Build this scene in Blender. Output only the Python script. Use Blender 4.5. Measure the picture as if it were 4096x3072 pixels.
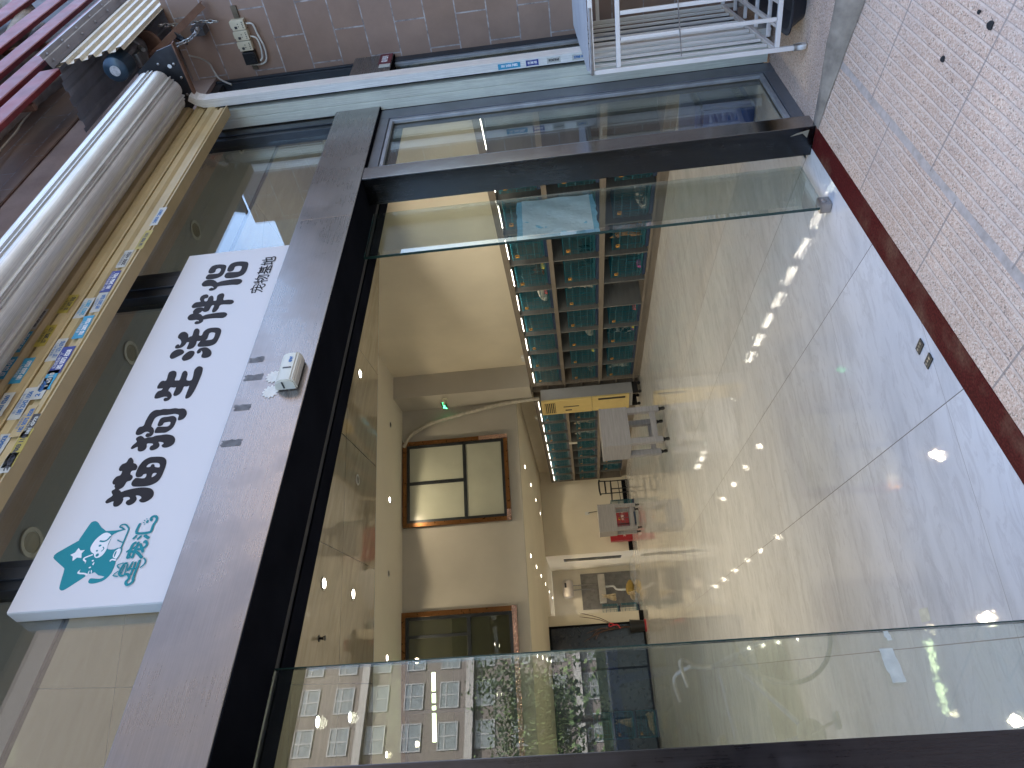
import bpy, bmesh, math, random
from mathutils import Vector, Matrix
R_ = math.radians
random.seed(7)
for o in list(bpy.data.objects):
    bpy.data.objects.remove(o, do_unlink=True)
SC = bpy.context.scene
COL = SC.collection

# ------------------------------------------------------------------ camera
# world: X runs along the shop front, Y goes into the shop, Z is up
CAM_H = 1.3333
cd = bpy.data.cameras.new('camera')
cam = bpy.data.objects.new('camera', cd)
COL.objects.link(cam)
cd.sensor_fit = 'HORIZONTAL'
cd.sensor_width = 36.0
cd.lens = 25.454
cd.clip_start = 0.05
cd.clip_end = 600
def _axes(yaw, pitch, roll):
    cy, sy, cp, sp, cr, sr = math.cos(yaw), math.sin(yaw), math.cos(pitch), math.sin(pitch), math.cos(roll), math.sin(roll)
    fw = Vector((sy*cp, cy*cp, sp)); r = Vector((cy, -sy, 0)); d = fw.cross(r)
    return cr*r + sr*d, -sr*r + cr*d, fw
FA = 0.388409074                      # the room is turned this much from the shop front
_r, _d, _f = _axes(0.394447071 + FA, 0.0764599771, 0.0934052124)
# the phone was held sideways: picture right = down, picture up = right
rx, uy, bz = _d, _r, -_f
cam.matrix_world = Matrix(((rx.x, uy.x, bz.x, 0), (rx.y, uy.y, bz.y, 0), (rx.z, uy.z, bz.z, CAM_H), (0, 0, 0, 1)))
SC.camera = cam

# ------------------------------------------------------------------ light
SUN_EL, SUN_AZ = R_(52), R_(20)       # the sun stands behind the building: the shop front is in shade
w = bpy.data.worlds.new('World'); SC.world = w
w.use_nodes = True
nt = w.node_tree
bg = nt.nodes['Background']
sky = nt.nodes.new('ShaderNodeTexSky')
sky.sky_type = 'NISHITA'; sky.sun_disc = False
sky.sun_elevation = SUN_EL
sky.sun_rotation = SUN_AZ
sky.dust_density = 3.0
sky.ozone_density = 2.2
nt.links.new(sky.outputs[0], bg.inputs[0])
bg.inputs[1].default_value = 0.15
sd = bpy.data.lights.new('sun', 'SUN'); sd.energy = 4.0; sd.angle = R_(0.5); sd.color = (1, 0.95, 0.87)
sun = bpy.data.objects.new('sun', sd); COL.objects.link(sun)
to_sun = Vector((math.cos(SUN_EL)*math.sin(SUN_AZ), math.cos(SUN_EL)*math.cos(SUN_AZ), math.sin(SUN_EL)))
sun.rotation_euler = (-to_sun).to_track_quat('-Z', 'Y').to_euler()
sun.location = (0, 30, 40)
vs = SC.view_settings
SC.display_settings.display_device = 'sRGB'
vs.view_transform = 'Standard'; vs.look = 'None'; vs.gamma = 1; vs.use_curve_mapping = False
vs.exposure = 2.8
LAMP = 0.80                            # all shop lamps are scaled by this
SC.cycles.max_bounces = 10
SC.cycles.transparent_max_bounces = 24
SC.cycles.glossy_bounces = 5
SC.cycles.diffuse_bounces = 5
SC.cycles.sample_clamp_indirect = 4.0
SC.cycles.caustics_reflective = False
SC.cycles.caustics_refractive = False

# ------------------------------------------------------------------ helpers
CF, SF = math.cos(FA), math.sin(FA)
def W(x, d, z=0):                     # room axes -> world
    return Vector((x*CF + d*SF, -x*SF + d*CF, z))

class MB:
    """collects shapes and links them as one mesh object"""
    def __init__(self):
        self.bm = bmesh.new()
        self.cr = None
    def box(self, a, b, bev=0.0):
        x0, x1 = sorted((a[0], b[0])); y0, y1 = sorted((a[1], b[1])); z0, z1 = sorted((a[2], b[2]))
        v = [self.bm.verts.new(p) for p in ((x0,y0,z0),(x1,y0,z0),(x1,y1,z0),(x0,y1,z0),(x0,y0,z1),(x1,y0,z1),(x1,y1,z1),(x0,y1,z1))]
        fs = [self.bm.faces.new([v[i] for i in q]) for q in ((3,2,1,0),(4,5,6,7),(0,1,5,4),(1,2,6,5),(2,3,7,6),(3,0,4,7))]
        if bev > 0:
            es = {e for f in fs for e in f.edges}
            bmesh.ops.bevel(self.bm, geom=list(es), offset=bev, segments=2, profile=0.6, affect='EDGES')
        return self
    def quad(self, *pts):
        self.bm.faces.new([self.bm.verts.new(p) for p in pts]); return self
    def prism(self, pts, vec):
        vec = Vector(vec)
        a = [self.bm.verts.new(p) for p in pts]; b = [self.bm.verts.new(Vector(p)+vec) for p in pts]
        n = len(pts)
        self.bm.faces.new(a[::-1]); self.bm.faces.new(b)
        for i in range(n): self.bm.faces.new((a[i], a[(i+1) % n], b[(i+1) % n], b[i]))
        return self
    def sheet(self, prof, vec):       # open profile swept along vec (no caps)
        vec = Vector(vec)
        a = [self.bm.verts.new(p) for p in prof]; b = [self.bm.verts.new(Vector(p)+vec) for p in prof]
        for i in range(len(prof)-1): self.bm.faces.new((a[i], a[i+1], b[i+1], b[i]))
        return self
    def tube(self, path, r, seg=6, closed=False, caps=True):
        path = [Vector(p) for p in path]; n = len(path)
        rr = r if isinstance(r, (list, tuple)) else [r]*n
        rings = []; prev = None
        for i, p in enumerate(path):
            if closed: t = path[(i+1) % n] - path[i-1]
            else: t = path[min(i+1, n-1)] - path[max(i-1, 0)]
            t.normalize()
            if prev is None:
                u = t.orthogonal().normalized()
            else:
                u = prev - t*prev.dot(t)
                u = u.normalized() if u.length > 1e-6 else t.orthogonal().normalized()
            prev = u; v = t.cross(u)
            rings.append([self.bm.verts.new(p + (u*math.cos(2*math.pi*k/seg) + v*math.sin(2*math.pi*k/seg))*rr[i]) for k in range(seg)])
        m = n if closed else n-1
        for i in range(m):
            a, b = rings[i], rings[(i+1) % n]
            for k in range(seg): self.bm.faces.new((a[k], a[(k+1) % seg], b[(k+1) % seg], b[k]))
        if caps and not closed:
            self.bm.faces.new(rings[0][::-1]); self.bm.faces.new(rings[-1])
        return self
    def cyl(self, p0, p1, r, seg=16, r2=None):
        return self.tube([p0, p1], [r, r if r2 is None else r2], seg)
    def lathe(self, prof, c=(0,0,0), seg=20, axis='z'):
        rings = []
        for r, h in prof:
            ring = []
            for k in range(seg):
                a = 2*math.pi*k/seg; x, y = r*math.cos(a), r*math.sin(a)
                p = {'z': (x, y, h), 'x': (h, x, y), 'y': (x, h, y)}[axis]
                ring.append(self.bm.verts.new(Vector(p)+Vector(c)))
            rings.append(ring)
        for a, b in zip(rings, rings[1:]):
            for k in range(seg): self.bm.faces.new((a[k], a[(k+1) % seg], b[(k+1) % seg], b[k]))
        if prof[0][0] > 1e-5: self.bm.faces.new(rings[0][::-1])
        if prof[-1][0] > 1e-5: self.bm.faces.new(rings[-1])
        return self
    def ball(self, c, r, seg=14, rings=9):
        r = r if isinstance(r, (tuple, list)) else (r, r, r)
        M = Matrix.Translation(c) @ Matrix.Diagonal((r[0], r[1], r[2], 1))
        bmesh.ops.create_uvsphere(self.bm, u_segments=seg, v_segments=rings, radius=1, matrix=M); return self
    def mesh(self, me, mat=None):
        b2 = bmesh.new(); b2.from_mesh(me)
        if mat is not None: bmesh.ops.transform(b2, matrix=mat, verts=b2.verts)
        t = bpy.data.meshes.new('tmp'); b2.to_mesh(t); b2.free()
        self.bm.from_mesh(t); bpy.data.meshes.remove(t); return self
    def build(self, name, mat, parent=None, loc=(0,0,0), rotz=0.0, smooth=False):
        bmesh.ops.recalc_face_normals(self.bm, faces=self.bm.faces)
        me = bpy.data.meshes.new(name); self.bm.to_mesh(me); self.bm.free()
        me.materials.append(mat)
        if smooth:
            for p in me.polygons: p.use_smooth = True
            try: me.set_sharp_from_angle(angle=R_(40))
            except Exception: pass
        o = bpy.data.objects.new(name, me); COL.objects.link(o)
        o.location = loc; o.rotation_euler = (0, 0, rotz)
        if parent is not None: o.parent = parent
        return o

def tag(o, label=None, cat=None, group=None, kind=None):
    if label: o['label'] = label
    if cat: o['category'] = cat
    if group: o['group'] = group
    if kind: o['kind'] = kind
    return o
def thing(name, label, cat, loc=(0,0,0), rotz=0.0, group=None):
    o = bpy.data.objects.new(name, None); COL.objects.link(o)
    o.empty_display_size = 0.1
    o.location = loc; o.rotation_euler = (0, 0, rotz)
    return tag(o, label, cat, group)
def dup(root, loc, rotz, label, group=None):
    r = root.copy(); COL.objects.link(r); r.location = loc; r.rotation_euler = (0, 0, rotz)
    r['label'] = label
    if group: r['group'] = group
    for ch in list(root.children):
        c = ch.copy(); COL.objects.link(c); c.parent = r
        for g in list(ch.children):
            d = g.copy(); COL.objects.link(d); d.parent = c
    return r
def eval_mesh(o):
    dg = bpy.context.evaluated_depsgraph_get()
    me = bpy.data.meshes.new_from_object(o.evaluated_get(dg))
    d = o.data; bpy.data.objects.remove(o, do_unlink=True)
    return me
def text_mesh(s, size, extr=0.0, bold=0.0, align='CENTER'):   # in the xy plane
    cu = bpy.data.curves.new('text', 'FONT'); cu.body = s; cu.size = size; cu.extrude = extr; cu.offset = bold
    cu.align_x = align; cu.align_y = 'CENTER'; cu.resolution_u = 3
    o = bpy.data.objects.new('text', cu); COL.objects.link(o)
    return eval_mesh(o)
def spline_closed(pts, k=3):
    out = []; n = len(pts)
    for i in range(n):
        p0, p1, p2, p3 = pts[i-1], pts[i], pts[(i+1) % n], pts[(i+2) % n]
        for j in range(k):
            t = j/k
            out.append(tuple(0.5*(2*p1[c] + (p2[c]-p0[c])*t + (2*p0[c]-5*p1[c]+4*p2[c]-p3[c])*t*t + (3*p1[c]-p0[c]-3*p2[c]+p3[c])*t**3) for c in range(len(p1))))
    return out
def spline_open(pts, k=4):
    if len(pts) < 3: return [tuple(p) for p in pts]
    q = [pts[0]] + list(pts) + [pts[-1]]; out = []
    for i in range(1, len(q)-2):
        p0, p1, p2, p3 = q[i-1], q[i], q[i+1], q[i+2]
        for j in range(k):
            t = j/k
            out.append(tuple(0.5*(2*p1[c] + (p2[c]-p0[c])*t + (2*p0[c]-5*p1[c]+4*p2[c]-p3[c])*t*t + (3*p1[c]-p0[c]-3*p2[c]+p3[c])*t**3) for c in range(len(p1))))
    out.append(tuple(pts[-1])); return out
def fill_mesh(outlines, extr=0.0, grow=0.0):    # first outline solid, the rest holes; in the xy plane
    cu = bpy.data.curves.new('fill', 'CURVE'); cu.dimensions = '2D'; cu.fill_mode = 'BOTH'; cu.extrude = extr; cu.offset = grow
    for o in outlines:
        s = cu.splines.new('POLY'); s.points.add(len(o)-1)
        for p, q in zip(s.points, o): p.co = (q[0], q[1], 0, 1)
        s.use_cyclic_u = True
    ob = bpy.data.objects.new('fill', cu); COL.objects.link(ob)
    return eval_mesh(ob)
def stroke_outline(pts, wd):          # rounded ribbon round a polyline
    p = [Vector(q).to_2d() for q in spline_open(pts, 4)]
    L, Rr = [], []
    for i in range(len(p)):
        t = p[min(i+1, len(p)-1)] - p[max(i-1, 0)]
        t.normalize(); n = Vector((-t.y, t.x))*wd/2
        L.append(p[i]+n); Rr.append(p[i]-n)
    def cap(c, a, sgn):
        out = []; v = a - c
        for k in range(1, 5):
            out.append(c + Matrix.Rotation(sgn*math.pi*k/5, 2) @ v)
        return out
    pts = L + cap(p[-1], L[-1], -1) + Rr[::-1] + cap(p[0], Rr[0], -1)
    return [tuple(q) for q in pts]
UPRIGHT = Matrix(((1,0,0,0),(0,0,-1,0),(0,1,0,0),(0,0,0,1)))   # xy plane -> xz plane facing -y
# ------------------------------------------------------------------ materials
def lin(c):                            # 0-255 sRGB to linear
    return tuple(((x/255)/12.92 if x/255 <= 0.04045 else ((x/255+0.055)/1.055)**2.4) for x in c)
class NT:
    def __init__(self, name):
        self.m = bpy.data.materials.new(name); self.m.use_nodes = True
        self.t = self.m.node_tree; self.b = self.t.nodes['Principled BSDF']
        self.co = self.t.nodes.new('ShaderNodeTexCoord').outputs['Object']
    def n(self, kind, **kw):
        x = self.t.nodes.new('ShaderNode'+kind)
        for k, v in kw.items(): setattr(x, k, v)
        return x
    def l(self, a, b): self.t.links.new(a, b)
    def mapping(self, scale=(1,1,1), rot=(0,0,0), loc=(0,0,0), src=None):
        m = self.n('Mapping'); m.inputs['Scale'].default_value = scale; m.inputs['Rotation'].default_value = rot; m.inputs['Location'].default_value = loc
        self.l(src or self.co, m.inputs[0]); return m.outputs[0]
    def noise(self, scale, detail=4, rough=0.55, src=None, dist=0.0):
        x = self.n('TexNoise'); x.inputs['Scale'].default_value = scale; x.inputs['Detail'].default_value = detail
        x.inputs['Roughness'].default_value = rough; x.inputs['Distortion'].default_value = dist
        self.l(src or self.co, x.inputs['Vector']); return x.outputs['Fac']
    def ramp(self, src, stops):
        r = self.n('ValToRGB'); e = r.color_ramp.elements
        while len(e) < len(stops): e.new(0.5)
        for i, (p, c) in enumerate(stops):
            e[i].position = p; e[i].color = (*c, 1) if len(c) == 3 else c
        self.l(src, r.inputs[0]); return r.outputs[0]
    def mix(self, a, b, f, mode='MIX'):
        x = self.n('Mix', data_type='RGBA', blend_type=mode)
        for v, s in ((a, 6), (b, 7), (f, 0)):
            if isinstance(v, (int, float)): x.inputs[s].default_value = v
            elif isinstance(v, tuple): x.inputs[s].default_value = (*v, 1)
            else: self.l(v, x.inputs[s])
        return x.outputs[2]
    def math(self, op, a, b=0.0):
        x = self.n('Math', operation=op)
        for v, s in ((a, 0), (b, 1)):
            if isinstance(v, (int, float)): x.inputs[s].default_value = v
            else: self.l(v, x.inputs[s])
        return x.outputs[0]
    def sep(self, src=None):
        s = self.n('SeparateXYZ'); self.l(src or self.co, s.inputs[0]); return s.outputs
    def bump(self, src, strength=0.2, dist=0.01, normal=None):
        b = self.n('Bump'); b.inputs['Strength'].default_value = strength; b.inputs['Distance'].default_value = dist
        self.l(src, b.inputs['Height'])
        if normal is not None: self.l(normal, b.inputs['Normal'])
        self.l(b.outputs[0], self.b.inputs['Normal']); return b.outputs[0]
    def set(self, color=None, rough=None, metal=None, spec=None):
        for v, s in ((color, 'Base Color'), (rough, 'Roughness'), (metal, 'Metallic'), (spec, 'Specular IOR Level')):
            if v is None: continue
            if isinstance(v, tuple): self.b.inputs[s].default_value = (*v, 1)
            elif isinstance(v, (int, float)): self.b.inputs[s].default_value = v
            else: self.l(v, self.b.inputs[s])
        return self
def plain(name, c, rough=0.5, metal=0.0, var=0.15, scale=6.0, bump=0.0, bscale=60, rvar=0.12, spec=0.5, stretch=(1,1,1)):
    m = NT(name)
    f = m.noise(scale, 6, src=m.mapping(stretch))
    dark = tuple(x*(1-var) for x in c); light = tuple(min(1, x*(1+var)) for x in c)
    m.set(color=m.ramp(f, [(0.3, dark), (0.7, light)]), metal=metal, spec=spec)
    m.set(rough=m.math('ADD', m.math('MULTIPLY', m.noise(scale*2.3, 5, src=m.mapping(stretch)), rvar*2), rough-rvar))
    if bump: m.bump(m.noise(bscale, 3, src=m.mapping(stretch)), bump, 0.004)
    return m.m
def emit(name, c, s):
    m = NT(name); m.set(color=(0.8,0.8,0.8)); m.b.inputs['Emission Color'].default_value = (*c, 1); m.b.inputs['Emission Strength'].default_value = s
    return m.m
def glass(name, base=0.045, tint=(0.90,0.95,0.93), rough=0.0, dust=0.0, dust_c=(0.5,0.53,0.52)):
    m = NT(name); t = m.t
    out = t.nodes['Material Output']; t.nodes.remove(m.b)
    tr = m.n('BsdfTransparent'); tr.inputs[0].default_value = (*tint, 1)
    gl = m.n('BsdfGlossy'); gl.inputs['Roughness'].default_value = rough; gl.inputs[0].default_value = (1,1,1,1)
    lw = m.n('LayerWeight'); lw.inputs[0].default_value = 0.5
    p5 = m.math('POWER', lw.outputs['Facing'], 4.0)
    fac = m.math('ADD', m.math('MULTIPLY', p5, 1-base), base)
    mx = m.n('MixShader'); m.l(fac, mx.inputs[0]); m.l(tr.outputs[0], mx.inputs[1]); m.l(gl.outputs[0], mx.inputs[2])
    last = mx.outputs[0]
    if dust > 0:
        df = m.n('BsdfDiffuse'); df.inputs[0].default_value = (*dust_c, 1)
        m2 = m.n('MixShader'); m.l(m.math('MULTIPLY', m.ramp(m.noise(3.5, 8, 0.65), [(0.25, (0.35,)*3), (0.8, (1,)*3)]), dust), m2.inputs[0])
        m.l(last, m2.inputs[1]); m.l(df.outputs[0], m2.inputs[2]); last = m2.outputs[0]
    m.l(last, out.inputs[0]); return m.m

def granite(name, grooves=True):
    m = NT(name)
    v = m.n('TexVoronoi'); v.inputs['Scale'].default_value = 210; m.l(m.co, v.inputs['Vector'])
    sp = m.ramp(m.sep(v.outputs['Color'])[0], [(0.0, (0.26,0.20,0.145)), (0.10, (0.63,0.445,0.32)), (0.5, (0.75,0.54,0.395)), (0.8, (0.84,0.66,0.495)), (1.0, (0.90,0.79,0.64))])
    big = m.ramp(m.noise(2.2, 5), [(0.3, (0.78,0.76,0.76)), (0.7, (1.0,0.98,0.97))])
    c = m.mix(sp, big, 1.0, 'MULTIPLY')
    fine = m.noise(330, 2)
    h = m.math('MULTIPLY', fine, 0.6)
    c = m.mix(c, m.ramp(fine, [(0.3, (0.6,0.55,0.54)), (0.65, (1,1,1))]), 0.5, 'MULTIPLY')
    if grooves:
        x, y, z = m.sep()
        wob = m.math('MULTIPLY', m.math('SUBTRACT', m.noise(5, 3), 0.5), 0.006)
        yy = m.math('ADD', y, wob)
        # saw grooves 42 mm apart, measured down the slope from the red sill
        g = m.math('FRACT', m.math('DIVIDE', m.math('SUBTRACT', 1.755, yy), 0.0418))
        gi = m.math('LESS_THAN', g, 0.19)
        inside = m.math('LESS_THAN', yy, 1.76)
        gi = m.math('MULTIPLY', gi, inside)
        # wide cement joint between the first row of slabs and the ramp slabs
        j1 = m.math('LESS_THAN', m.math('ABSOLUTE', m.math('SUBTRACT', yy, 1.508)), m.math('ADD', 0.008, m.math('MULTIPLY', m.noise(6, 3), 0.014)))
        row2 = m.math('LESS_THAN', yy, 1.508)
        xs = m.math('SUBTRACT', x, m.math('MULTIPLY', row2, 0.21))
        fx = m.math('FRACT', m.math('DIVIDE', m.math('SUBTRACT', xs, 1.583), 0.598))
        jx = m.math('LESS_THAN', m.math('ABSOLUTE', m.math('SUBTRACT', fx, 0.5)), 0.493)
        jx = m.math('SUBTRACT', 1.0, jx)
        jy = m.math('LESS_THAN', m.math('ABSOLUTE', m.math('SUBTRACT', m.math('FRACT', m.math('DIVIDE', m.math('SUBTRACT', 1.508, yy), 0.9)), 0.5)), 0.494)
        jy = m.math('MULTIPLY', m.math('SUBTRACT', 1.0, jy), m.math('LESS_THAN', yy, 1.2))
        notj = m.math('SUBTRACT', 1.0, j1)
        gi = m.math('MULTIPLY', gi, notj)
        lip = m.math('MULTIPLY', m.math('LESS_THAN', m.math('ABSOLUTE', m.math('SUBTRACT', g, 0.225)), 0.045), m.math('MULTIPLY', inside, notj))
        c = m.mix(c, m.ramp(m.noise(40, 4), [(0.3, (0.58,0.45,0.35)), (0.7, (0.80,0.65,0.53))]), m.math('MULTIPLY', gi, 0.85))
        c = m.mix(c, (0.17,0.14,0.135), m.math('MULTIPLY', lip, 0.45))
        c = m.mix(c, m.ramp(m.noise(30, 6), [(0.3, (0.36,0.30,0.25)), (0.7, (0.54,0.46,0.40))]), j1)
        c = m.mix(c, (0.24,0.20,0.175), m.math('MAXIMUM', m.math('MULTIPLY', jx, 0.75), m.math('MULTIPLY', jy, 0.7)))
        h = m.math('SUBTRACT', h, m.math('MULTIPLY', gi, 1.4))
        h = m.math('SUBTRACT', h, m.math('MULTIPLY', m.math('MAXIMUM', jx, j1), 0.9))
    # grey trodden dirt
    c = m.mix(c, (0.44,0.385,0.35), m.math('MULTIPLY', m.ramp(m.noise(1.7, 7, 0.65), [(0.45, (0,0,0)), (0.75, (1,1,1))]), 0.35))
    m.set(color=c, rough=0.75); m.bump(h, 0.45, 0.004)
    return m.m
def floor_tiles(name):
    m = NT(name)
    rc = m.mapping(rot=(0,0,FA))                        # turn to the room's axes
    x, y, z = m.sep(rc)
    ix = m.math('FLOOR', m.math('DIVIDE', m.math('SUBTRACT', x, 0.047), 0.7927))
    iy = m.math('FLOOR', m.math('DIVIDE', m.math('SUBTRACT', y, 2.567), 0.8005))
    off = m.n('CombineXYZ'); m.l(m.math('MULTIPLY', ix, 3.7), off.inputs[0]); m.l(m.math('MULTIPLY', iy, 5.3), off.inputs[1])
    add = m.n('VectorMath', operation='ADD'); m.l(rc, add.inputs[0]); m.l(off.outputs[0], add.inputs[1])
    st = m.mapping(scale=(1.1,3.2,1), rot=(0,0,R_(38)), src=add.outputs[0])
    vein = m.noise(2.0, 6, 0.52, src=st, dist=0.9)
    wv = m.noise(4.2, 6, 0.58, src=st, dist=1.6)
    cl = m.noise(0.9, 4, 0.5, src=add.outputs[0])
    c = m.ramp(vein, [(0.24, (0.62,0.625,0.63)), (0.45, (0.75,0.755,0.76)), (0.55, (0.78,0.785,0.79)), (0.78, (0.84,0.845,0.85))])
    c = m.mix(c, (0.58,0.57,0.575), m.math('MULTIPLY', m.ramp(wv, [(0.52, (0,0,0)), (0.60, (1,1,1)), (0.68, (0,0,0))]), 0.45))
    c = m.mix(c, (0.88,0.88,0.88), m.math('MULTIPLY', m.ramp(m.noise(4.2, 9, 0.7, src=st, dist=2.5), [(0.49, (0,0,0)), (0.505, (1,1,1)), (0.52, (0,0,0))]), 0.45))
    c = m.mix(c, m.ramp(cl, [(0.3, (0.86,0.86,0.87)), (0.7, (1,1,1))]), 1.0, 'MULTIPLY')
    fx = m.math('ABSOLUTE', m.math('SUBTRACT', m.math('FRACT', m.math('DIVIDE', m.math('SUBTRACT', x, 0.047), 0.7927)), 0.5))
    fy = m.math('ABSOLUTE', m.math('SUBTRACT', m.math('FRACT', m.math('DIVIDE', m.math('SUBTRACT', y, 2.567), 0.8005)), 0.5))
    j = m.math('MAXIMUM', m.math('GREATER_THAN', fx, 0.4975), m.math('MULTIPLY', m.math('GREATER_THAN', fy, 0.4984), 0.75))
    c = m.mix(c, (0.13,0.115,0.11), j)
    # dusty scuffs
    sc = m.ramp(m.noise(9, 8, 0.7, src=m.mapping(scale=(0.5,4,1), rot=(0,0,R_(-20)))), [(0.62, (0,0,0)), (0.75, (1,1,1))])
    c = m.mix(c, (0.36,0.35,0.36), m.math('MULTIPLY', sc, 0.13))
    m.set(color=c, spec=0.5)
    m.set(rough=m.math('ADD', m.math('MULTIPLY', m.noise(3, 6), 0.04), m.math('ADD', 0.01, m.math('MULTIPLY', j, 0.4))))
    m.bump(m.noise(16, 3, src=m.mapping(scale=(1.6,0.5,1), src=rc)), 0.035, 0.01)
    return m.m
def wall_tiles(name):                   # brown stretcher-bond wall tiles, u along the wall, v = z
    def mk(nm, useY):
        m = NT(nm); x, y, z = m.sep()
        u = y if useY else x
        row = m.math('FLOOR', m.math('DIVIDE', m.math('SUBTRACT', z, 0.000), 0.2043))
        fz = m.math('FRACT', m.math('DIVIDE', z, 0.2043))
        half = m.math('MULTIPLY', m.math('FRACT', m.math('MULTIPLY', row, 0.5)), 2.0)
        uu = m.math('DIVIDE', m.math('SUBTRACT', m.math('SUBTRACT', u, 0.049), m.math('MULTIPLY', half, 0.196)), 0.392)
        fu = m.math('FRACT', uu)
        jz = m.math('GREATER_THAN', m.math('ABSOLUTE', m.math('SUBTRACT', fz, 0.5)), 0.481)
        ju = m.math('GREATER_THAN', m.math('ABSOLUTE', m.math('SUBTRACT', fu, 0.5)), 0.4895)
        rnd = m.n('TexWhiteNoise', noise_dimensions='2D')
        cb = m.n('CombineXYZ'); m.l(row, cb.inputs[0]); m.l(m.math('FLOOR', uu), cb.inputs[1]); m.l(cb.outputs[0], rnd.inputs['Vector'])
        base = m.mix((0.275,0.18,0.132), (0.32,0.215,0.162), rnd.outputs[0])
        base = m.mix(base, m.ramp(m.noise(5, 7, 0.6), [(0.3, (0.82,0.82,0.82)), (0.7, (1.05,1.05,1.05))]), 1.0, 'MULTIPLY')
        j = m.math('MAXIMUM', jz, ju)
        c = m.mix(base, m.ramp(m.noise(25, 5), [(0.35, (0.20,0.17,0.16)), (0.65, (0.46,0.43,0.42))]), j)
        m.set(color=c, rough=m.math('ADD', 0.45, m.math('MULTIPLY', j, 0.4)))
        fine = m.noise(140, 4)
        m.bump(m.math('SUBTRACT', m.math('MULTIPLY', fine, 0.35), j), 0.35, 0.004)
        return m.m
    return mk(name+'_return', True), mk(name+'_front', False)
def brushed(name, c, rough=0.3, metal=1.0, streak=0.35, axis=(0.6, 30, 30), grime=0.3, grime_c=(0.16,0.14,0.14)):
    m = NT(name)
    st = m.noise(9, 6, 0.65, src=m.mapping(axis))
    col = m.ramp(st, [(0.25, tuple(x*(1-streak) for x in c)), (0.75, tuple(min(1, x*(1+streak*0.5)) for x in c))])
    gr = m.ramp(m.noise(2.6, 9, 0.68), [(0.48, (0,0,0)), (0.72, (1,1,1))])
    gs = m.ramp(m.noise(26, 6, 0.7), [(0.64, (0,0,0)), (0.72, (1,1,1))])
    g = m.math('MULTIPLY', m.math('MAXIMUM', gr, m.math('MULTIPLY', gs, 0.8)), grime)
    col = m.mix(col, grime_c, g)
    m.set(color=col, metal=m.math('SUBTRACT', metal, m.math('MULTIPLY', g, 0.6)))
    m.set(rough=m.math('ADD', m.math('ADD', rough-0.08, m.math('MULTIPLY', st, 0.16)), m.math('MULTIPLY', g, 0.35)))
    m.bump(st, 0.06, 0.002)
    return m.m
def red_stone(name):
    m = NT(name)
    c = m.ramp(m.noise(120, 3), [(0.3, (0.045,0.005,0.006)), (0.55, (0.085,0.010,0.010)), (0.8, (0.13,0.022,0.020))])
    c = m.mix(c, m.ramp(m.noise(90, 5), [(0.3, (0.10,0.045,0.028)), (0.75, (0.23,0.13,0.085))]), m.math('MULTIPLY', m.ramp(m.noise(4.5, 7, 0.6), [(0.48, (0,0,0)), (0.66, (1,1,1))]), 0.7))
    m.set(color=c, spec=0.06, rough=m.math('ADD', 0.42, m.math('MULTIPLY', m.noise(5, 6), 0.3))); return m.m
def wood_laminate(name, c, d):
    m = NT(name)
    f = m.noise(3.0, 7, 0.6, src=m.mapping((1.0, 1.0, 14.0)))
    m.set(color=m.ramp(f, [(0.3, d), (0.7, c)]), rough=0.45); return m.m

GRANITE = granite('granite_grooved'); GRANITE_P = granite('granite_plain', False)
FLOOR = floor_tiles('marble_tiles')
ALU_M = plain('side_window_aluminium', (0.12,0.13,0.15), 0.38, 0.3, 0.2, 5)
TILE_Y, TILE_X = wall_tiles('brown_tile')
RED = red_stone('red_granite')
CEMENT = plain('cement', (0.25,0.225,0.205), 0.85, var=0.3, scale=9, bump=0.6, bscale=35)
CEMENT_EDGE = plain('stained_cement', (0.27,0.225,0.175), 0.85, var=0.35, scale=12, bump=0.6, bscale=60)
STEEL_F = brushed('worn_stainless', (0.26,0.245,0.235), 0.28, 0.9, streak=0.16, grime=0.40)
STEEL_D = brushed('dark_stainless', (0.055,0.058,0.065), 0.24, 1.0, grime=0.22, axis=(30,30,0.6), grime_c=(0.10,0.09,0.085))
STEEL_L = brushed('left_stainless', (0.075,0.073,0.078), 0.28, 1.0, streak=0.2, grime=0.3, axis=(30,30,0.6), grime_c=(0.08,0.075,0.08))
BLACK_P = plain('black_sheet', (0.010,0.011,0.014), 0.5, 0.0, 0.25, 4, spec=0.0)
BLACK_G = plain('groove_black', (0.006,0.007,0.01), 0.6)
ALU_D = plain('dark_aluminium', (0.045,0.052,0.062), 0.38, 0.6, 0.2, 5)
ALU_G = plain('grey_aluminium', (0.26,0.28,0.31), 0.40, 0.4, 0.2, 9)
GALV = brushed('galvanised', (0.64,0.66,0.57), 0.45, 0.35, axis=(30,30,0.5), grime=0.3, grime_c=(0.22,0.22,0.21))
GALV_F = brushed('galvanised_front', (0.82,0.82,0.78), 0.45, 0.3, axis=(30,30,0.5), grime=0.35, grime_c=(0.34,0.33,0.31))
GLASS = glass('clear_glass', 0.10, (0.82,0.86,0.85), dust=0.02)
GLASS_L = glass('street_glass', 0.14, (0.88,0.93,0.91), dust=0.022)
GLASS_E = plain('glass_edge', (0.02,0.05,0.045), 0.15, 0, 0.2)
BEIGE = plain('beige_paint', (0.50,0.385,0.19), 0.42, 0.0, 0.12, 5, 0.1, 90)
ROLLC = brushed('shutter_grey', (0.74,0.735,0.69), 0.34, 0.3, axis=(0.5,30,30), grime=0.25, grime_c=(0.28,0.25,0.21))
PLASTER = plain('pink_plaster', (0.46,0.36,0.33), 0.9, 0, 0.2, 4, 0.4, 40)
CREAM_S = plain('cream_sheet', (0.66,0.60,0.47), 0.45, 0, 0.12, 6)
BLUE_S = plain('blue_grey_sheet', (0.38,0.42,0.48), 0.5, 0.3, 0.2, 5)
GREY_S = plain('grey_flashing', (0.30,0.29,0.30), 0.5, 0.3, 0.15, 7)
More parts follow.
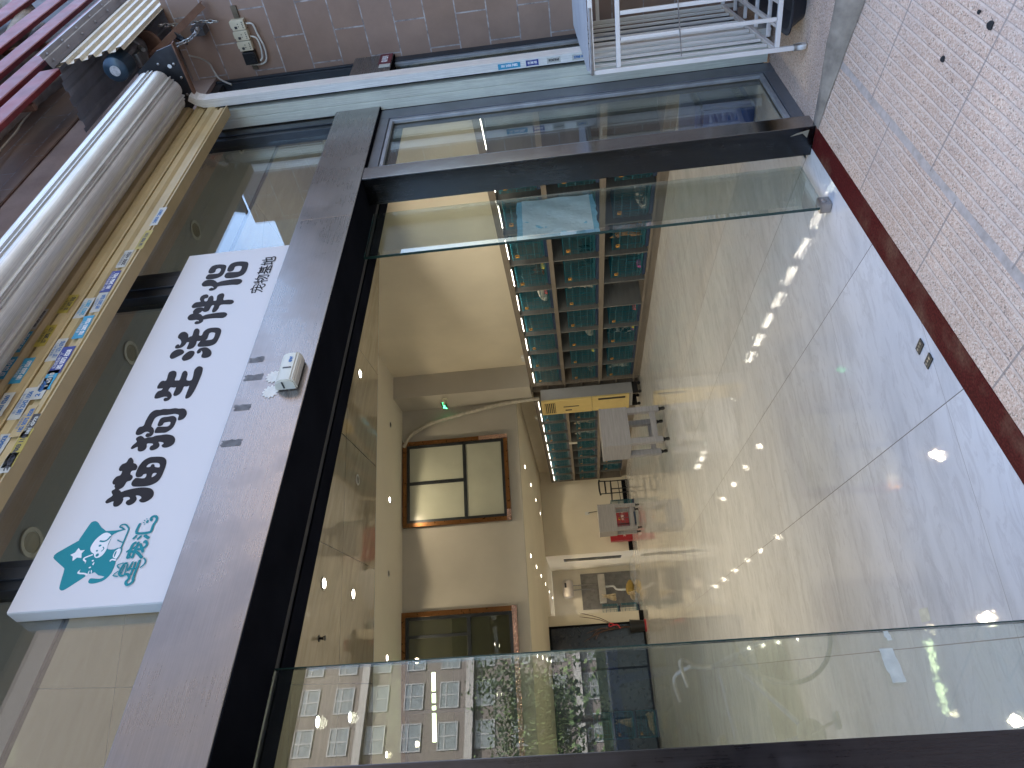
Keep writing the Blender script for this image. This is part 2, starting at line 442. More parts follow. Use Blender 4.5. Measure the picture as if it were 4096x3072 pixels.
RED_P = plain('faded_red_paint', (0.20,0.024,0.026), 0.5, 0, 0.3, 7)
RUST = plain('rusty_steel', (0.16,0.085,0.055), 0.7, 0.2, 0.4, 10, 0.4, 60)
DARK_M = plain('greasy_steel', (0.03,0.031,0.034), 0.5, 0.5, 0.4, 10)
MOTOR_B = plain('motor_blue', (0.025,0.05,0.075), 0.32, 0.2, 0.2, 8)
CHAINM = plain('chain_steel', (0.36,0.35,0.33), 0.4, 0.9, 0.3, 30)
WHITE_S = NT('sign_face'); WHITE_S.set(color=(0.68,0.67,0.68), rough=0.40, spec=0.25)
WHITE_S.b.inputs['Subsurface Weight'].default_value = 0.0; WHITE_S = WHITE_S.m
SIGN_SIDE = plain('sign_side', (0.55,0.56,0.55), 0.45, 0, 0.06, 4)
INK = plain('dark_vinyl', (0.030,0.026,0.027), 0.5, 0, 0.1, spec=0.1)
TEAL = plain('teal_vinyl', (0.025,0.25,0.29), 0.5, 0, 0.06, spec=0.1)
WHITE = plain('white_plastic', (0.72,0.72,0.70), 0.4, 0, 0.05)
CREAM_P = plain('cream_plastic', (0.62,0.60,0.50), 0.42, 0, 0.08)
IVORY = plain('ivory_plastic', (0.58,0.52,0.38), 0.45, 0, 0.12)
BLACK = plain('black_plastic', (0.012,0.013,0.015), 0.4, 0, 0.2)
RACKM = plain('rack_tube', (0.74,0.71,0.68), 0.36, 0.35, 0.06, 3)
TRAY_B = plain('black_tray', (0.010,0.012,0.018), 0.42, 0, 0.3)
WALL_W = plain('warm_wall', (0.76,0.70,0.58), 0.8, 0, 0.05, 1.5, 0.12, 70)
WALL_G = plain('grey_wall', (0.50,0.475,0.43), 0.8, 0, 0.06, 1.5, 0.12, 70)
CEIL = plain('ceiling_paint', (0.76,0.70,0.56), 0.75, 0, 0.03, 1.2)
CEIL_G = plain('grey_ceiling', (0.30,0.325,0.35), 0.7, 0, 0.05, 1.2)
SHELF = wood_laminate('grey_oak', (0.205,0.175,0.145), (0.145,0.122,0.10))
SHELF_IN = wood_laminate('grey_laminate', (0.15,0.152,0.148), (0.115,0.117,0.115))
TABLE_M = wood_laminate('ash_laminate', (0.33,0.32,0.33), (0.25,0.24,0.25))
WIRE = plain('teal_wire', (0.018,0.14,0.19), 0.4, 0.3, 0.1)
TRAY = plain('blue_tray', (0.012,0.035,0.09), 0.35, 0, 0.15)
TAG_Y = plain('amber_tag', (0.60,0.30,0.04), 0.5, 0, 0.1)
BRONZE = plain('bronze_trim', (0.22,0.10,0.035), 0.3, 0.7, 0.15)
COPPER = NT('peeling_mirror_film'); COPPER.set(color=(0.62,0.40,0.32), metal=1.0, rough=0.12); COPPER.bump(COPPER.noise(26, 3, dist=1.5), 0.6, 0.02); COPPER = COPPER.m
FROST = plain('frosted_pane', (0.50,0.52,0.44), 0.22, 0, 0.06, 2)

GREY_R = plain('ribbed_grey', (0.34,0.345,0.36), 0.5, 0.2, 0.08, 5)
CEIL_H = plain('high_ceiling_paint', (0.74,0.70,0.60), 0.75, 0, 0.03, 1.2)
# outlines of the lettering and the emblem on the sign, in metres (x, z) on the sign's face
TR = {'chars':[[[[1.6314,2.8882],[1.6162,2.8752],[1.6052,2.8708],[1.6001,2.8605],[1.5878,2.8503],[1.5727,2.8504],[1.5703,2.8646],[1.5561,2.8646],[1.5488,2.8546],[1.5389,2.8496],[1.5277,2.8526],[1.5235,2.8647],[1.5054,2.8675],[1.4963,2.8743],[1.4925,2.8816],[1.4855,2.8728],[1.4802,2.8671],[1.4852,2.8546],[1.4898,2.8332],[1.4922,2.8083],[1.4909,2.7873],[1.4853,2.7661],[1.4734,2.7517],[1.4601,2.7455],[1.4461,2.7459],[1.4352,2.7546],[1.4285,2.7673],[1.4296,2.7791],[1.4356,2.7876],[1.44,2.7886],[1.4463,2.7845],[1.4532,2.7877],[1.4586,2.7973],[1.4605,2.8092],[1.4479,2.8012],[1.4375,2.8003],[1.4265,2.8069],[1.4216,2.819],[1.4257,2.8281],[1.4327,2.8336],[1.4414,2.8328],[1.4439,2.8274],[1.4487,2.8248],[1.4551,2.8298],[1.458,2.8391],[1.4562,2.8515],[1.4466,2.8482],[1.4327,2.8485],[1.4225,2.856],[1.4202,2.8665],[1.4243,2.8737],[1.4334,2.8782],[1.444,2.8815],[1.4373,2.8999],[1.4399,2.9073],[1.4453,2.9097],[1.4552,2.9058],[1.4679,2.8939],[1.4802,2.9018],[1.4894,2.904],[1.4962,2.896],[1.5059,2.902],[1.5152,2.9035],[1.5162,2.91],[1.5242,2.9164],[1.5351,2.9175],[1.5493,2.9119],[1.555,2.8994],[1.5727,2.8999],[1.5737,2.9088],[1.5803,2.915],[1.5932,2.9164],[1.6047,2.9108],[1.6099,2.8992],[1.6266,2.8965]]],[[[1.6239,2.782],[1.6187,2.7643],[1.606,2.7514],[1.5877,2.7452],[1.5606,2.7432],[1.5326,2.744],[1.5133,2.7502],[1.5012,2.7666],[1.4967,2.7894],[1.4984,2.8209],[1.5014,2.8349],[1.509,2.8426],[1.5214,2.8444],[1.534,2.8393],[1.5359,2.8322],[1.5319,2.8037],[1.5501,2.8031],[1.5496,2.8144],[1.5418,2.8174],[1.5386,2.828],[1.5415,2.8369],[1.5491,2.8423],[1.5635,2.845],[1.5872,2.8445],[1.612,2.8363],[1.6246,2.8182],[1.6255,2.8012]],[[1.5813,2.8153],[1.5933,2.8124],[1.5982,2.8009],[1.5966,2.7805],[1.5895,2.7695],[1.5747,2.765],[1.579,2.7829],[1.5883,2.7882],[1.5921,2.7941],[1.5887,2.7995],[1.5806,2.8006]],[[1.5509,2.7805],[1.55,2.7662],[1.5392,2.7696],[1.5329,2.7791]]],[[[1.8532,2.7684],[1.8458,2.7568],[1.8301,2.747],[1.813,2.7451],[1.7986,2.7509],[1.7936,2.7648],[1.7977,2.771],[1.808,2.7727],[1.819,2.7737],[1.8249,2.7802],[1.8294,2.7935],[1.8289,2.8064],[1.8273,2.8242],[1.8286,2.843],[1.8242,2.8586],[1.8158,2.8662],[1.8042,2.8674],[1.7775,2.8664],[1.7664,2.8553],[1.7524,2.8474],[1.7375,2.8452],[1.7268,2.8504],[1.7237,2.8621],[1.7275,2.8705],[1.7343,2.8729],[1.742,2.8699],[1.7417,2.8605],[1.748,2.8656],[1.7511,2.8745],[1.7492,2.8828],[1.7413,2.8915],[1.7379,2.9019],[1.7411,2.9115],[1.7489,2.9159],[1.7638,2.9172],[1.7772,2.9124],[1.7821,2.8979],[1.8062,2.8982],[1.8379,2.8951],[1.8532,2.8872],[1.8587,2.8759],[1.8572,2.8595],[1.8598,2.8458],[1.8571,2.8237],[1.8586,2.8017],[1.8538,2.7844]]],[[[1.8189,2.7978],[1.812,2.7851],[1.8001,2.7773],[1.7833,2.7757],[1.7637,2.777],[1.7498,2.7839],[1.7385,2.7981],[1.7387,2.8135],[1.7408,2.8386],[1.7453,2.8421],[1.7552,2.8437],[1.7672,2.8414],[1.7702,2.8347],[1.7672,2.8026],[1.774,2.7946],[1.7856,2.7952],[1.7904,2.8001],[1.7904,2.8105],[1.7884,2.8215],[1.7782,2.8232],[1.7733,2.8306],[1.7743,2.8393],[1.7797,2.8429],[1.7914,2.844],[1.8104,2.842],[1.8168,2.8325],[1.8173,2.8156]]],[[[1.7325,2.8922],[1.727,2.8799],[1.7184,2.8704],[1.7214,2.8587],[1.7214,2.842],[1.7264,2.8323],[1.7272,2.8147],[1.7282,2.792],[1.7232,2.7738],[1.7148,2.7595],[1.6993,2.7491],[1.6803,2.7481],[1.6696,2.7571],[1.6642,2.7716],[1.6676,2.7854],[1.6742,2.7911],[1.6789,2.7911],[1.6847,2.7874],[1.6917,2.7936],[1.6961,2.8109],[1.6833,2.8027],[1.6722,2.8007],[1.662,2.8073],[1.6573,2.8207],[1.6607,2.83],[1.6681,2.8339],[1.6774,2.8335],[1.6829,2.8266],[1.6906,2.8325],[1.6918,2.8525],[1.6775,2.8487],[1.6644,2.8496],[1.6576,2.8585],[1.6575,2.8685],[1.6636,2.8771],[1.6807,2.8838],[1.6729,2.8982],[1.6737,2.9055],[1.6794,2.9076],[1.6916,2.9039],[1.7044,2.8953],[1.7169,2.9031],[1.7257,2.9032]]],[[[2.0697,2.8775],[2.0642,2.8667],[2.0535,2.8602],[2.0352,2.8566],[2.0141,2.855],[2.0113,2.8429],[2.0129,2.8334],[2.0469,2.8355],[2.0589,2.8334],[2.0626,2.8268],[2.0559,2.8176],[2.0404,2.8109],[2.0088,2.805],[2.0058,2.7824],[2.0486,2.7874],[2.065,2.7883],[2.0789,2.7813],[2.0803,2.7716],[2.0736,2.7606],[2.0621,2.7548],[2.034,2.751],[1.994,2.7507],[1.9504,2.7524],[1.9189,2.7576],[1.9076,2.7643],[1.9045,2.7737],[1.9093,2.7781],[1.9264,2.7806],[1.9725,2.7819],[1.9718,2.7916],[1.9731,2.8038],[1.9541,2.8045],[1.9374,2.8072],[1.9271,2.8165],[1.9252,2.8251],[1.9298,2.8318],[1.9394,2.8344],[1.972,2.8347],[1.9724,2.8442],[1.9751,2.8591],[1.9584,2.8622],[1.9475,2.8499],[1.9308,2.8394],[1.9154,2.838],[1.9049,2.8448],[1.9018,2.8564],[1.9064,2.8631],[1.9157,2.8646],[1.9199,2.8591],[1.919,2.8524],[1.9245,2.856],[1.927,2.8661],[1.9249,2.8769],[1.9206,2.8916],[1.9218,2.903],[1.9287,2.9072],[1.9427,2.9086],[1.9591,2.9038],[1.9637,2.8914],[1.9745,2.8904],[1.9749,2.9093],[1.9808,2.9145],[1.9935,2.9158],[2.0105,2.9122],[2.0171,2.9038],[2.0167,2.8901],[2.0548,2.894],[2.0665,2.8896]]],[[[2.3081,2.9096],[2.3017,2.8974],[2.2872,2.8859],[2.267,2.8779],[2.2726,2.8732],[2.2768,2.8644],[2.3064,2.8673],[2.3189,2.8649],[2.3214,2.8568],[2.3155,2.848],[2.3025,2.8412],[2.2747,2.8347],[2.2732,2.8223],[2.2922,2.8215],[2.3067,2.8145],[2.3142,2.8028],[2.3155,2.783],[2.3119,2.7631],[2.3025,2.7498],[2.2877,2.7425],[2.2584,2.7405],[2.2248,2.7421],[2.209,2.7486],[2.2002,2.7669],[2.1992,2.7899],[2.2021,2.8142],[2.2098,2.8212],[2.2205,2.8222],[2.2388,2.8166],[2.2381,2.8239],[2.2389,2.8328],[2.2183,2.8314],[2.2005,2.8358],[2.193,2.8482],[2.1947,2.8598],[2.2001,2.8638],[2.2356,2.8653],[2.2371,2.8708],[2.2386,2.8762],[2.2217,2.8795],[2.209,2.8891],[2.2045,2.9037],[2.2065,2.9142],[2.2133,2.9187],[2.2238,2.918],[2.23,2.912],[2.2272,2.9055],[2.2202,2.902],[2.2299,2.8995],[2.2445,2.902],[2.2603,2.9119],[2.2711,2.9241],[2.2807,2.9279],[2.2934,2.9276],[2.3053,2.9214]],[[2.2392,2.7981],[2.2472,2.7918],[2.2788,2.7924],[2.285,2.788],[2.286,2.7795],[2.2816,2.7689],[2.2747,2.765],[2.251,2.7632],[2.24,2.7674],[2.2378,2.7792]]],[[[2.198,2.8954],[2.194,2.8818],[2.1829,2.8708],[2.1747,2.8682],[2.165,2.8724],[2.1535,2.8883],[2.1431,2.9056],[2.1462,2.9152],[2.1566,2.9223],[2.1705,2.9239],[2.1838,2.9203],[2.196,2.9083]]],[[[2.1801,2.8356],[2.1756,2.8256],[2.1662,2.8206],[2.1508,2.8204],[2.133,2.827],[2.1249,2.8414],[2.124,2.8532],[2.132,2.8625],[2.1419,2.8662],[2.1569,2.8637],[2.1727,2.8541],[2.1794,2.8464]]],[[[2.1942,2.786],[2.1888,2.7721],[2.1725,2.7551],[2.1575,2.7468],[2.1402,2.7451],[2.1304,2.7537],[2.1286,2.7677],[2.1332,2.7799],[2.1398,2.7843],[2.1493,2.7853],[2.1595,2.7854],[2.1724,2.7911],[2.1769,2.7985],[2.1712,2.795],[2.163,2.7974],[2.1597,2.8049],[2.1649,2.8107],[2.1754,2.8121],[2.1886,2.8076],[2.1931,2.7967]]],[[[2.5557,2.8864],[2.5507,2.8773],[2.541,2.8719],[2.5304,2.8726],[2.5274,2.878],[2.5265,2.8848],[2.5169,2.8853],[2.5056,2.8779],[2.5064,2.868],[2.5257,2.868],[2.5388,2.8642],[2.5414,2.8567],[2.5353,2.8492],[2.5217,2.843],[2.5045,2.8387],[2.5037,2.8256],[2.5332,2.8302],[2.5461,2.8256],[2.5513,2.8131],[2.5476,2.8044],[2.5337,2.7977],[2.5016,2.7935],[2.4993,2.7708],[2.4939,2.7493],[2.4828,2.7401],[2.4725,2.741],[2.4655,2.7541],[2.4698,2.7952],[2.444,2.7992],[2.4263,2.8053],[2.4205,2.816],[2.4262,2.8224],[2.4406,2.8249],[2.4693,2.8251],[2.4693,2.837],[2.441,2.8394],[2.4318,2.8466],[2.4304,2.8574],[2.4348,2.8656],[2.4401,2.8696],[2.4289,2.8756],[2.4238,2.8821],[2.4159,2.8692],[2.4019,2.8563],[2.4085,2.8459],[2.4128,2.82],[2.4149,2.7897],[2.4136,2.7671],[2.4081,2.7545],[2.3977,2.747],[2.386,2.7484],[2.3756,2.7602],[2.38,2.7921],[2.3811,2.8169],[2.3783,2.8462],[2.3682,2.845],[2.3574,2.8515],[2.3518,2.8621],[2.3525,2.8745],[2.3581,2.8799],[2.3663,2.88],[2.3716,2.873],[2.3689,2.8642],[2.3763,2.8683],[2.3819,2.8811],[2.3809,2.898],[2.3844,2.9127],[2.3956,2.9226],[2.4097,2.9243],[2.4217,2.9182],[2.4264,2.9072],[2.4374,2.9119],[2.4504,2.9109],[2.4624,2.9033],[2.465,2.8865],[2.4614,2.8735],[2.4575,2.8702],[2.4684,2.8697],[2.4682,2.8925],[2.4665,2.9196],[2.4739,2.9282],[2.4837,2.93],[2.4991,2.9247],[2.5049,2.9163],[2.5064,2.898],[2.5222,2.9061],[2.54,2.9079],[2.5525,2.9002]]],[[[2.7787,2.8849],[2.7727,2.8637],[2.7654,2.854],[2.7568,2.8498],[2.725,2.8463],[2.6946,2.8489],[2.6809,2.8574],[2.6709,2.875],[2.6685,2.899],[2.6713,2.9176],[2.6795,2.9255],[2.6929,2.9274],[2.7042,2.9232],[2.708,2.916],[2.7067,2.877],[2.7179,2.8692],[2.7356,2.869],[2.7449,2.874],[2.7493,2.8836],[2.7455,2.8936],[2.7357,2.895],[2.7234,2.8942],[2.7159,2.9017],[2.7147,2.9138],[2.7208,2.9239],[2.7292,2.9275],[2.746,2.9285],[2.7666,2.9248],[2.7752,2.9161],[2.779,2.9032]]],[[[2.7834,2.7802],[2.7759,2.7574],[2.7655,2.7471],[2.7467,2.7424],[2.713,2.74],[2.6852,2.7438],[2.6708,2.7551],[2.6617,2.7772],[2.6602,2.8039],[2.6639,2.824],[2.6737,2.8349],[2.684,2.8377],[2.6979,2.8361],[2.7071,2.8263],[2.7035,2.78],[2.7139,2.7704],[2.736,2.77],[2.7457,2.7746],[2.7513,2.7871],[2.7503,2.8007],[2.7434,2.8057],[2.7266,2.8054],[2.7163,2.8095],[2.7123,2.8208],[2.7169,2.8317],[2.7266,2.8368],[2.7502,2.838],[2.7717,2.8328],[2.7819,2.8202],[2.7854,2.8016]]],[[[2.6642,2.8991],[2.6593,2.8826],[2.6483,2.8686],[2.6369,2.8578],[2.6428,2.8426],[2.648,2.8101],[2.6486,2.7764],[2.6443,2.7536],[2.6344,2.743],[2.6233,2.7401],[2.6123,2.7439],[2.6043,2.7566],[2.6083,2.7791],[2.6092,2.8129],[2.6075,2.8468],[2.5945,2.8505],[2.5834,2.8594],[2.5801,2.8732],[2.5852,2.8827],[2.5928,2.8843],[2.602,2.8769],[2.5975,2.8659],[2.6071,2.8696],[2.6153,2.8807],[2.6175,2.8962],[2.6174,2.9125],[2.6213,2.9231],[2.631,2.9301],[2.642,2.932],[2.658,2.9259],[2.6647,2.9142]]]],'sub':[[[2.5571,2.6826],[2.5639,2.6783]],[[2.5882,2.6649],[2.5829,2.6733],[2.5339,2.6726],[2.5363,2.6649]],[[2.5914,2.656],[2.5304,2.6574]],[[2.5497,2.6664],[2.551,2.6516],[2.543,2.6377],[2.5317,2.6254]],[[2.5665,2.6657],[2.5712,2.6602]],[[2.5673,2.6592],[2.5639,2.6331],[2.5726,2.6231],[2.5853,2.6255],[2.5883,2.6377]],[[2.5833,2.6474],[2.5657,2.6383],[2.5491,2.629]],[[2.6106,2.6808],[2.6102,2.6198]],[[2.6018,2.6744],[2.5991,2.6536]],[[2.6199,2.6654],[2.5994,2.658]],[[2.6188,2.6474],[2.5966,2.6415]],[[2.6331,2.6802],[2.6227,2.6593]],[[2.6574,2.6683],[2.6295,2.6708]],[[2.657,2.6682],[2.6517,2.624],[2.638,2.6239]],[[2.6489,2.6644],[2.6391,2.6412],[2.6223,2.6226]],[[2.6371,2.664],[2.6307,2.649],[2.6193,2.639]],[[2.7131,2.6799],[2.7128,2.6437]],[[2.6788,2.6803],[2.6771,2.6478]],[[2.7238,2.6719],[2.6682,2.6734]],[[2.7262,2.6456],[2.6655,2.6469]],[[2.7087,2.6664],[2.6848,2.6669]],[[2.7073,2.658],[2.6834,2.6585]],[[2.6866,2.6426],[2.6666,2.6305]],[[2.6961,2.6398],[2.7224,2.6298]],[[2.7222,2.6229],[2.6693,2.6231]],[[2.6917,2.6376],[2.6947,2.6321],[2.6933,2.6244]],[[2.7737,2.6794],[2.7715,2.6322]],[[2.7411,2.6779],[2.7386,2.6298]],[[2.749,2.6309],[2.7318,2.6257]],[[2.7506,2.6626],[2.733,2.6609]],[[2.7567,2.6715],[2.7576,2.6504],[2.7572,2.6252],[2.7695,2.6192],[2.7899,2.6232],[2.79,2.6352]],[[2.7905,2.6669],[2.7532,2.6544]],[[2.7895,2.6667],[2.7879,2.641],[2.7782,2.6388]]],'star':[[1.3679,2.9135],[1.3595,2.8993],[1.325,2.8595],[1.3269,2.7984],[1.3236,2.7971],[1.3172,2.8167],[1.305,2.833],[1.2912,2.8301],[1.2644,2.8308],[1.254,2.8235],[1.2522,2.8034],[1.2563,2.7852],[1.2143,2.78],[1.2061,2.781],[1.1986,2.7789],[1.168,2.7787],[1.1492,2.7879],[1.1396,2.8008],[1.1345,2.8237],[1.1365,2.8378],[1.1422,2.8436],[1.1518,2.8426],[1.1529,2.8347],[1.1492,2.8097],[1.1561,2.7966],[1.1624,2.8201],[1.1744,2.836],[1.1706,2.8437],[1.1702,2.8605],[1.1681,2.868],[1.1622,2.8613],[1.1411,2.885],[1.122,2.9085],[1.1185,2.9194],[1.1253,2.9292],[1.1379,2.9332],[1.1667,2.9386],[1.1923,2.9432],[1.2022,2.9528],[1.2335,2.9955],[1.2433,3.0009],[1.256,2.9962],[1.2936,2.9444],[1.301,2.9405],[1.3572,2.9288],[1.3657,2.9234]],'white':[[[1.318,2.8522],[1.3092,2.8364],[1.2951,2.8308],[1.276,2.8319],[1.2567,2.8294],[1.2382,2.8323],[1.2269,2.8415],[1.2251,2.8527],[1.2313,2.8608],[1.2411,2.8663],[1.2487,2.8781],[1.2617,2.8866],[1.2751,2.8874],[1.2939,2.8829],[1.3086,2.8731],[1.3166,2.864]],[[1.2682,2.9285],[1.2578,2.9184],[1.2584,2.903],[1.2467,2.9093],[1.2293,2.9027],[1.2322,2.9186],[1.2203,2.9282],[1.2367,2.9344],[1.2442,2.9459],[1.2516,2.9331]],[[1.2538,2.7851],[1.2467,2.7789],[1.2317,2.7782],[1.2162,2.7807],[1.2209,2.7928],[1.2278,2.7981],[1.2427,2.798],[1.2507,2.7925]]],'whitedots':[[[1.219,2.858],[1.2151,2.8555],[1.2127,2.8596],[1.2167,2.863]],[[1.1952,2.8574],[1.1913,2.8549],[1.189,2.8599],[1.192,2.8629]],[[1.2103,2.8526],[1.2074,2.8506],[1.1992,2.8505],[1.2032,2.8557]],[[1.1827,2.8488],[1.1715,2.8441],[1.1707,2.8455],[1.1792,2.8507]],[[1.1814,2.855],[1.1696,2.8535],[1.1708,2.8573],[1.178,2.857]]],'whiteline':[[[1.2377,2.87],[1.2292,2.8906],[1.2219,2.8913],[1.2126,2.8801],[1.1943,2.8792],[1.1789,2.8905],[1.174,2.8858],[1.1713,2.8677],[1.1663,2.8571]],[[1.2104,2.7989],[1.2147,2.7955],[1.2117,2.7824]]],'tealdots':[[[1.2732,2.8543],[1.2682,2.8523],[1.2659,2.8583],[1.269,2.8618],[1.2731,2.8604]],[[1.2535,2.8572],[1.2496,2.8559],[1.2481,2.8605],[1.2512,2.8635],[1.2543,2.8622]],[[1.2406,2.8497],[1.2339,2.8469],[1.2295,2.8503],[1.2309,2.856],[1.2366,2.8575],[1.2405,2.8548]],[[1.2442,2.7934],[1.2421,2.7908],[1.2235,2.7904],[1.2256,2.7933],[1.2369,2.7957]],[[1.3545,2.7274],[1.3512,2.7235],[1.3424,2.7257],[1.3449,2.731],[1.351,2.7323]],[[1.361,2.732],[1.3578,2.7303],[1.3571,2.7336],[1.3603,2.7356]],[[1.3555,2.7374],[1.3523,2.736],[1.3521,2.7401],[1.3555,2.7419]],[[1.3475,2.7372],[1.3444,2.7366],[1.3448,2.741],[1.3475,2.7416]],[[1.3406,2.7321],[1.338,2.732],[1.3384,2.736],[1.341,2.7366]]],'tealline':[[26,[[1.2874,2.8636],[1.2849,2.8512],[1.2892,2.8407],[1.3013,2.835]]],[14,[[1.2633,2.8442],[1.2566,2.8389],[1.2485,2.8434]]],[24,[[1.3258,2.7988],[1.3321,2.8074],[1.3358,2.816],[1.3436,2.8136],[1.3437,2.8004],[1.3311,2.7859],[1.3199,2.7816],[1.2573,2.7812]]],[18,[[1.2854,2.8043],[1.2792,2.7932],[1.2756,2.7839]]],[14,[[1.2563,2.7852],[1.2513,2.7781],[1.2352,2.7753],[1.2143,2.78]]],[40,[[1.3407,2.7506],[1.3071,2.7488],[1.3053,2.7072],[1.3125,2.701],[1.3323,2.7019],[1.3517,2.6972],[1.3643,2.7025],[1.3673,2.7133],[1.3608,2.719],[1.3524,2.7151]]],[36,[[1.2871,2.7518],[1.2953,2.7462]]],[36,[[1.2843,2.7357],[1.2928,2.7296]]],[46,[[1.2935,2.716],[1.2845,2.7015]]],[44,[[1.2697,2.7393],[1.2626,2.7453],[1.242,2.7462],[1.2178,2.7456],[1.2191,2.7393]]],[36,[[1.239,2.7545],[1.2441,2.7487]]],[40,[[1.2688,2.7286],[1.2165,2.7298]]],[44,[[1.2375,2.7376],[1.2322,2.7186],[1.2138,2.6982]]],[30,[[1.2487,2.7367],[1.2549,2.733]]],[38,[[1.2439,2.7289],[1.2469,2.7051],[1.2603,2.6971],[1.2725,2.7058],[1.2699,2.7092]]],[40,[[1.2623,2.7193],[1.2344,2.7015]]],[34,[[1.1959,2.7356],[1.1942,2.7476],[1.1676,2.7525],[1.1555,2.7461],[1.1545,2.7332],[1.1731,2.732],[1.1949,2.7344]]],[20,[[1.1874,2.7425],[1.1616,2.7443]]],[30,[[1.1984,2.7213],[1.1708,2.7261]]],[30,[[1.1966,2.7114],[1.1545,2.7116]]],[38,[[1.202,2.6999],[1.1455,2.6991],[1.1329,2.6952],[1.1213,2.7024],[1.1213,2.7123],[1.1313,2.7177],[1.1431,2.7122],[1.1561,2.7205],[1.1567,2.7274]]],[28,[[1.1745,2.7275],[1.1753,2.7043]]],[18,[[1.1978,2.7515],[1.1931,2.7666],[1.1876,2.7662],[1.1803,2.7583]]],[18,[[1.1689,2.7581],[1.1564,2.7682],[1.1519,2.7523]]],[22,[[1.2093,2.6881],[1.2004,2.6802],[1.1885,2.6798],[1.1775,2.6884]]]]}
# ------------------------------------------------------------------ setting: ground, floor, shell of the room
def struct(name, mb, mat, smooth=False):
    return tag(mb.build(name, mat, smooth=smooth), kind='structure')
SL = 0.17
def ramp_z(y): return -SL*(1.813-y)
Y0 = 1.813                                   # shop front line
struct('ground', MB().quad((-150,-150,-0.36), (150,-150,-0.36), (150,150,-0.36), (-150,150,-0.36)), plain('asphalt', (0.055,0.055,0.058), 0.9, 0, 0.3, 3, 0.4, 120))
m = MB(); m.box((-14,-4.2,-0.5), (22,0.0,-0.309), 0.0); struct('pavement', m, GRANITE_P)
m = MB(); m.box((-14,-4.35,-0.5), (22,-4.202,-0.30), 0.01); struct('kerb', m, CEMENT)
m = MB()
m.prism([(-12,Y0,0),(-12,0.0,ramp_z(0)),(-12,0.0,-0.5),(-12,Y0,-0.5)], (15.365,0,0)); struct('ramp', m, GRANITE)
m = MB(); m.box((3.445,0.004,-0.5), (5.064,2.03,0.0), 0.006); struct('platform', m, GRANITE_P)
# cement fillet between the sloping ramp and the level platform
m = MB(); n = 24
rows = []
for i in range(n+1):
    y = 0.0 + (Y0-0.0)*i/n
    wob = 0.012*math.sin(y*9)+0.008*math.sin(y*23+1)
    x_top = 3.40 + 0.012*math.sin(y*14) + 0.004*math.sin(y*41) + (0.03 if y < 1.5 else 0.03*(Y0-y)/0.31)
    rows.append([(3.360+wob*0.3, y, ramp_z(y)+0.003), (3.376+wob*0.5, y, ramp_z(y)*0.55+0.004), (x_top-0.006, y, 0.001), (x_top+0.002, y, 0.0035), (3.46, y, 0.0035 if y > 5 else -0.004)])
vr = [[m.bm.verts.new(p) for p in r] for r in rows]
for a, b in zip(vr, vr[1:]):
    for k in range(len(a)-1): m.bm.faces.new((a[k], a[k+1], b[k+1], b[k]))
struct('cement_fillet', m, CEMENT_EDGE, True)
m = MB(); m.box((-12,Y0+0.002,-0.3), (3.392,1.935,0.001), 0.003); struct('threshold', m, RED)
m = MB(); m.quad((-12,1.9352,0.0), (12,1.9352,0.0), (14,26,0.0), (-12,26,0.0)); struct('floor', m, FLOOR)

def wbox(m, x0, x1, d0, d1, z0, z1):         # box in room axes, into a mesh in world axes
    p = [W(x0,d0), W(x1,d0), W(x1,d1), W(x0,d1)]
    m.prism([(q.x, q.y, z0) for q in p], (0,0,z1-z0))
m = MB(); wbox(m, 5.5, 5.6, 4.42, 22.9, 0.0, 4.9); struct('wall_right', m, WALL_W)
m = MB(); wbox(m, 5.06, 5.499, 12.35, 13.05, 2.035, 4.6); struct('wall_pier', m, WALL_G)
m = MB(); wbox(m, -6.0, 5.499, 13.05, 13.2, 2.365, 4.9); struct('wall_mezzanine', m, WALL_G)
m = MB(); wbox(m, 3.15, 5.499, 19.9, 20.02, 0.0, 2.365); struct('wall_back', m, WALL_W)
m = MB(); wbox(m, 1.28, 1.53, 19.0, 20.7, 0.0, 2.365); struct('wall_partition', m, WALL_W)
m = MB(); wbox(m, 3.15, 3.27, 20.021, 22.8, 0.0, 2.365); struct('wall_corridor', m, WALL_W)
m = MB(); wbox(m, 0.0, 5.499, 22.8, 22.9, 0.0, 2.365); struct('wall_end', m, WALL_W)
m = MB(); wbox(m, -6.1, -6.0, 0.2, 22.9, 0.0, 4.9); struct('wall_left', m, WALL_W)
m = MB(); wbox(m, -6.0, 5.499, 13.201, 22.799, 2.366, 2.46); struct('ceiling_low', m, CEIL)
m = MB(); wbox(m, -6.0, 5.499, 8.19, 13.049, 4.6, 4.7); struct('ceiling_high', m, CEIL_H)
# dropped ceiling by the door: a dull grey strip along the shop front, then glossy panels
def clip_front(x0, x1, d1, y_front, z0, z1, m):
    a = []
    for x in (x0, x1):
        d = (y_front + x*SF)/CF
        a.append(W(x, d))
    p = [a[0], a[1], W(x1,d1), W(x0,d1)]
    m.prism([(q.x, q.y, z0) for q in p], (0,0,z1-z0))
m = MB(); clip_front(-6.0, 5.499, 8.18, 2.855, 3.70, 3.72, m)
g = NT('gloss_panels')
rc = g.mapping(rot=(0,0,FA)); x, y, z = g.sep(rc)
fx = g.math('ABSOLUTE', g.math('SUBTRACT', g.math('FRACT', g.math('DIVIDE', g.math('SUBTRACT', x, 0.1), 1.2)), 0.5))
fy = g.math('ABSOLUTE', g.math('SUBTRACT', g.math('FRACT', g.math('DIVIDE', g.math('SUBTRACT', y, 7.05), 1.13)), 0.5))
j = g.math('MAXIMUM', g.math('GREATER_THAN', fx, 0.4972), g.math('GREATER_THAN', fy, 0.4972))
